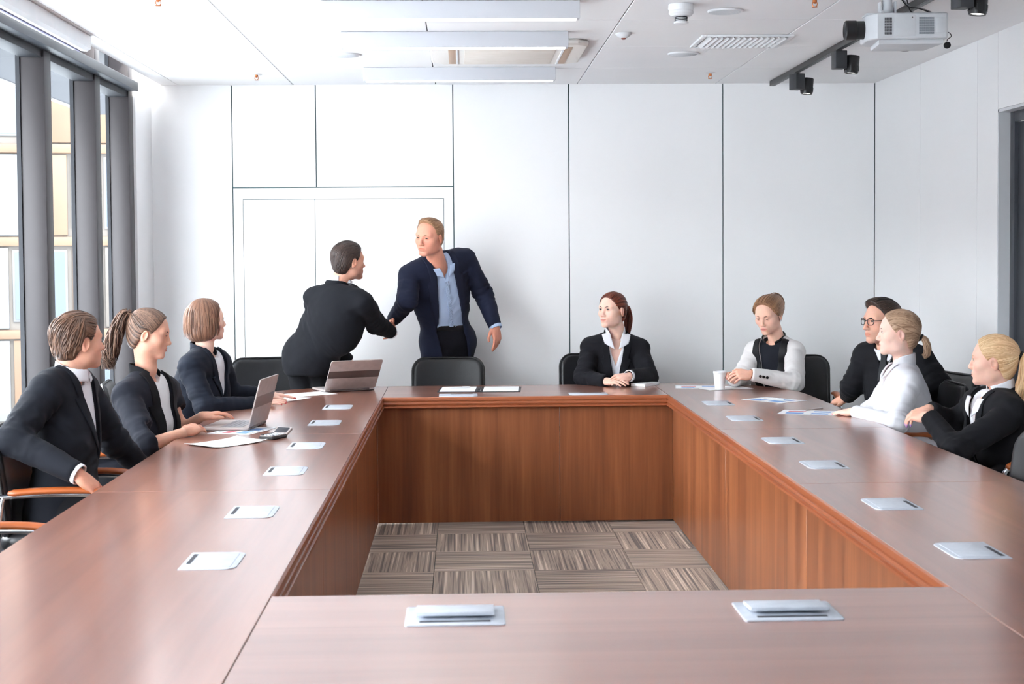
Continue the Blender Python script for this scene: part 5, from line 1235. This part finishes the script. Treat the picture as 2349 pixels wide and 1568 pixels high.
def go8():
    po = POSE['p8']
    c = cast('p8', 'person in white blazer with black lapels looking down at wrist', female=1, look=(-.58, -.74, -.34), gaze=(0, 1, -.5), lids=(.0042, .0010), skin=ln(240, 192, 170), hair='updo', hair_t=.010, ear_low=.018, recede=.012, hair_mat=hair_mat('dark_blond_updo', srgb(118, 82, 60), srgb(172, 128, 94)), lip=ln(206, 112, 108),
             handR=hand(po, 'R', (-.4, -.5, .75), curl=.6), handL=hand(po, 'L', (-.1, -.75, .65), curl=.55), vneck=-.05)
    wb_ = cloth('white_blazer', srgb(218, 215, 214), .8, .03, .05)
    dress(c, 'jacket', wb_, cloth('black_top', srgb(38, 42, 54)), TROU, collar='round', lapel=cloth('black_satin_lapel', srgb(24, 24, 30), .5), lw=.06, vz=-.34, vtop=.07, openf=.02)
    a = nrm(po['wrL']-np.array(po['elL'])); n = nrm(np.cross(a, (0, 0, 1))); e, w_ = np.array(po['elL']), np.array(po['wrL'])
    for k in range(3):
        q = e+(w_-e)*(.70+.08*k); d = nrm(V3(0, -1, .0)-a*(V3(0, -1, .0)@a)); q = q+d*(.052-.0)
        MB().lathe([(0, 0), (.0085, 0), (.0085, .004), (0, .005)], 14, Matrix.Translation(tuple(q-c['origin'])) @ Vector(tuple(d)).to_track_quat('Z', 'Y').to_matrix().to_4x4()).build('cuff_button', W['black'], c['root'])
    MB().tube([tuple(w_-a*.010-c['origin']), tuple(w_+a*.004-c['origin'])], .031, 18).build('watch', pbr('rose_gold', srgb(214, 150, 112), .25, .9), c['root'])
    A = c['HA']; e = c['hc']+A.T@(V3(.0, 0, 0)+V3(-.0815, -.006, -.040))*c['hs']-c['origin']
    MB().lathe([(.0055*math.sin(math.pi*i/8), -.0055*math.cos(math.pi*i/8)) for i in range(9)], 12).build('pearl_earring', WHITE, c['root'], loc=tuple(e), smooth=180)
def go9():
    po = POSE['p9']
    c = cast('p9', 'person with glasses in black jumper and tie behind white shirted neighbour', look=(-.93, -.36, .0), skin=ln(230, 178, 154), hair='swept', hair_t=.010, locks=420, nape=-.08, hair_mat=hair_mat('dark_swept_hair', srgb(34, 27, 25), srgb(86, 68, 60)),
             handR=hand(po, 'R', (-.1, -.2, .97), curl=.35), handL=dict(d=(-.9, .1, -.1), n=(0, 0, 1)), stubble=.3, vneck=-.075)
    dress(c, 'jumper', cloth('black_jumper', srgb(27, 29, 36)), WHITE, TROU, collar='closed')
    put, cc, up, fw, rt, CA = (c[k] for k in ('put', 'cc', 'up', 'fw', 'rt', 'CA'))
    def tie(P):
        Q = c['toC'](P); w = np.interp(Q[:, 2], [-.4, -.02, .0, .03, .06], [.040, .022, .016, .022, .020]); d = np.abs(c['torso'](P, .016)-.006)-.007
        return smax(smax(d, np.abs(Q[:, 0])-w, .004), np.maximum(np.maximum(Q[:, 2]-.045, -.12-Q[:, 2]), -Q[:, 1]+.02), .004)
    garment(c, 'necktie', tie, .004, cloth('black_tie', srgb(26, 30, 38), .5), [cc, c['nb']], .15, relax=1)
    HA, hc, hs = c['HA'], c['hc'], c['hs']; g = MB()
    for s_ in (-1, 1):
        ring = [V3(s_*.0335+.0215*math.copysign(abs(math.cos(t))**.75, math.cos(t)), .1015-.010*(abs(s_*.0335+.0215*math.cos(t))/.056)**2, .004+.0175*math.copysign(abs(math.sin(t))**.75, math.sin(t))) for t in np.linspace(0, 2*math.pi, 25)]
        g.tube([tuple((q*hs)@HA+hc-c['origin']) for q in ring], .0019, 6)
        g.tube([tuple((V3(*q)*hs)@HA+hc-c['origin']) for q in ((s_*.056, .091, .010), (s_*.074, .075, .011), (s_*.081, .02, .012), (s_*.083, -.012, .010), (s_*.082, -.028, -.008))], .0022, 6)
    g.tube([tuple((V3(*q)*hs)@HA+hc-c['origin']) for q in ((-.0115, .101, .008), (0, .104, .011), (.0115, .101, .008))], .0020, 6)
    g.build('glasses', W['black'], c['root'])
def go10():
    po = POSE['p10']
    c = cast('p10', 'person with low blonde ponytail in white shirt, forearm on table', female=1, look=(-.97, .20, .02), skin=ln(246, 206, 190), hair='pony', hair_t=.008, tie=(0, -.112, -.018), tie_r=.015,
             tail=[(0, -.112, -.018), (0, -.134, -.030), (0, -.148, -.065), (0, -.146, -.105), (0, -.128, -.118)], tail_w=(.011, .022, .025, .023, .015), wave=.004, tail_n=60, hair_mat=hair_mat('ash_blonde_hair', srgb(146, 114, 90), srgb(200, 168, 140)),
             handR=dict(d=(-.85, .35, -.1), n=(0, 0, 1), curl=.2), handL=hand(po, 'L', (0, -.25, .97), curl=.12, spread=.15), nails=ln(224, 96, 120), vneck=-.06, wing=1.2)
    dress(c, 'blouse', WHITE, WHITE, TROU, collar='open')
def go11():
    po = POSE['p11']
    c = cast('p11', 'person with long pale blonde ponytail in black blazer, nearest at right', female=1, look=(-.90, .43, .02), skin=ln(234, 188, 168), hair='pony', hair_t=.009, tie=(0, -.118, .034), tie_r=.016,
             tail=[(0, -.118, .034), (.0, -.140, .024), (-.006, -.140, -.05), (-.012, -.126, -.13), (-.016, -.114, -.20), (-.016, -.108, -.25)], tail_w=(.013, .028, .034, .036, .034, .022), wave=.006, tail_n=90, hair_mat=hair_mat('pale_blonde_hair', srgb(196, 152, 108), srgb(236, 202, 160)),
             handR=hand(po, 'R', (-.2, -.1, .97), curl=.5), handL=hand(po, 'L', (-.3, -.35, .9), curl=.55), nails=ln(170, 130, 190), vneck=-.07, wing=1.3)
    dress(c, 'jacket', cloth('black_blazer_right', srgb(24, 25, 32)), WHITE, TROU, vz=-.26, vtop=.06, lw=.055, cuff=(0, 0))
for f in (go1, go2, go3, go4, go5, go7, go8, go9, go10, go11): f()
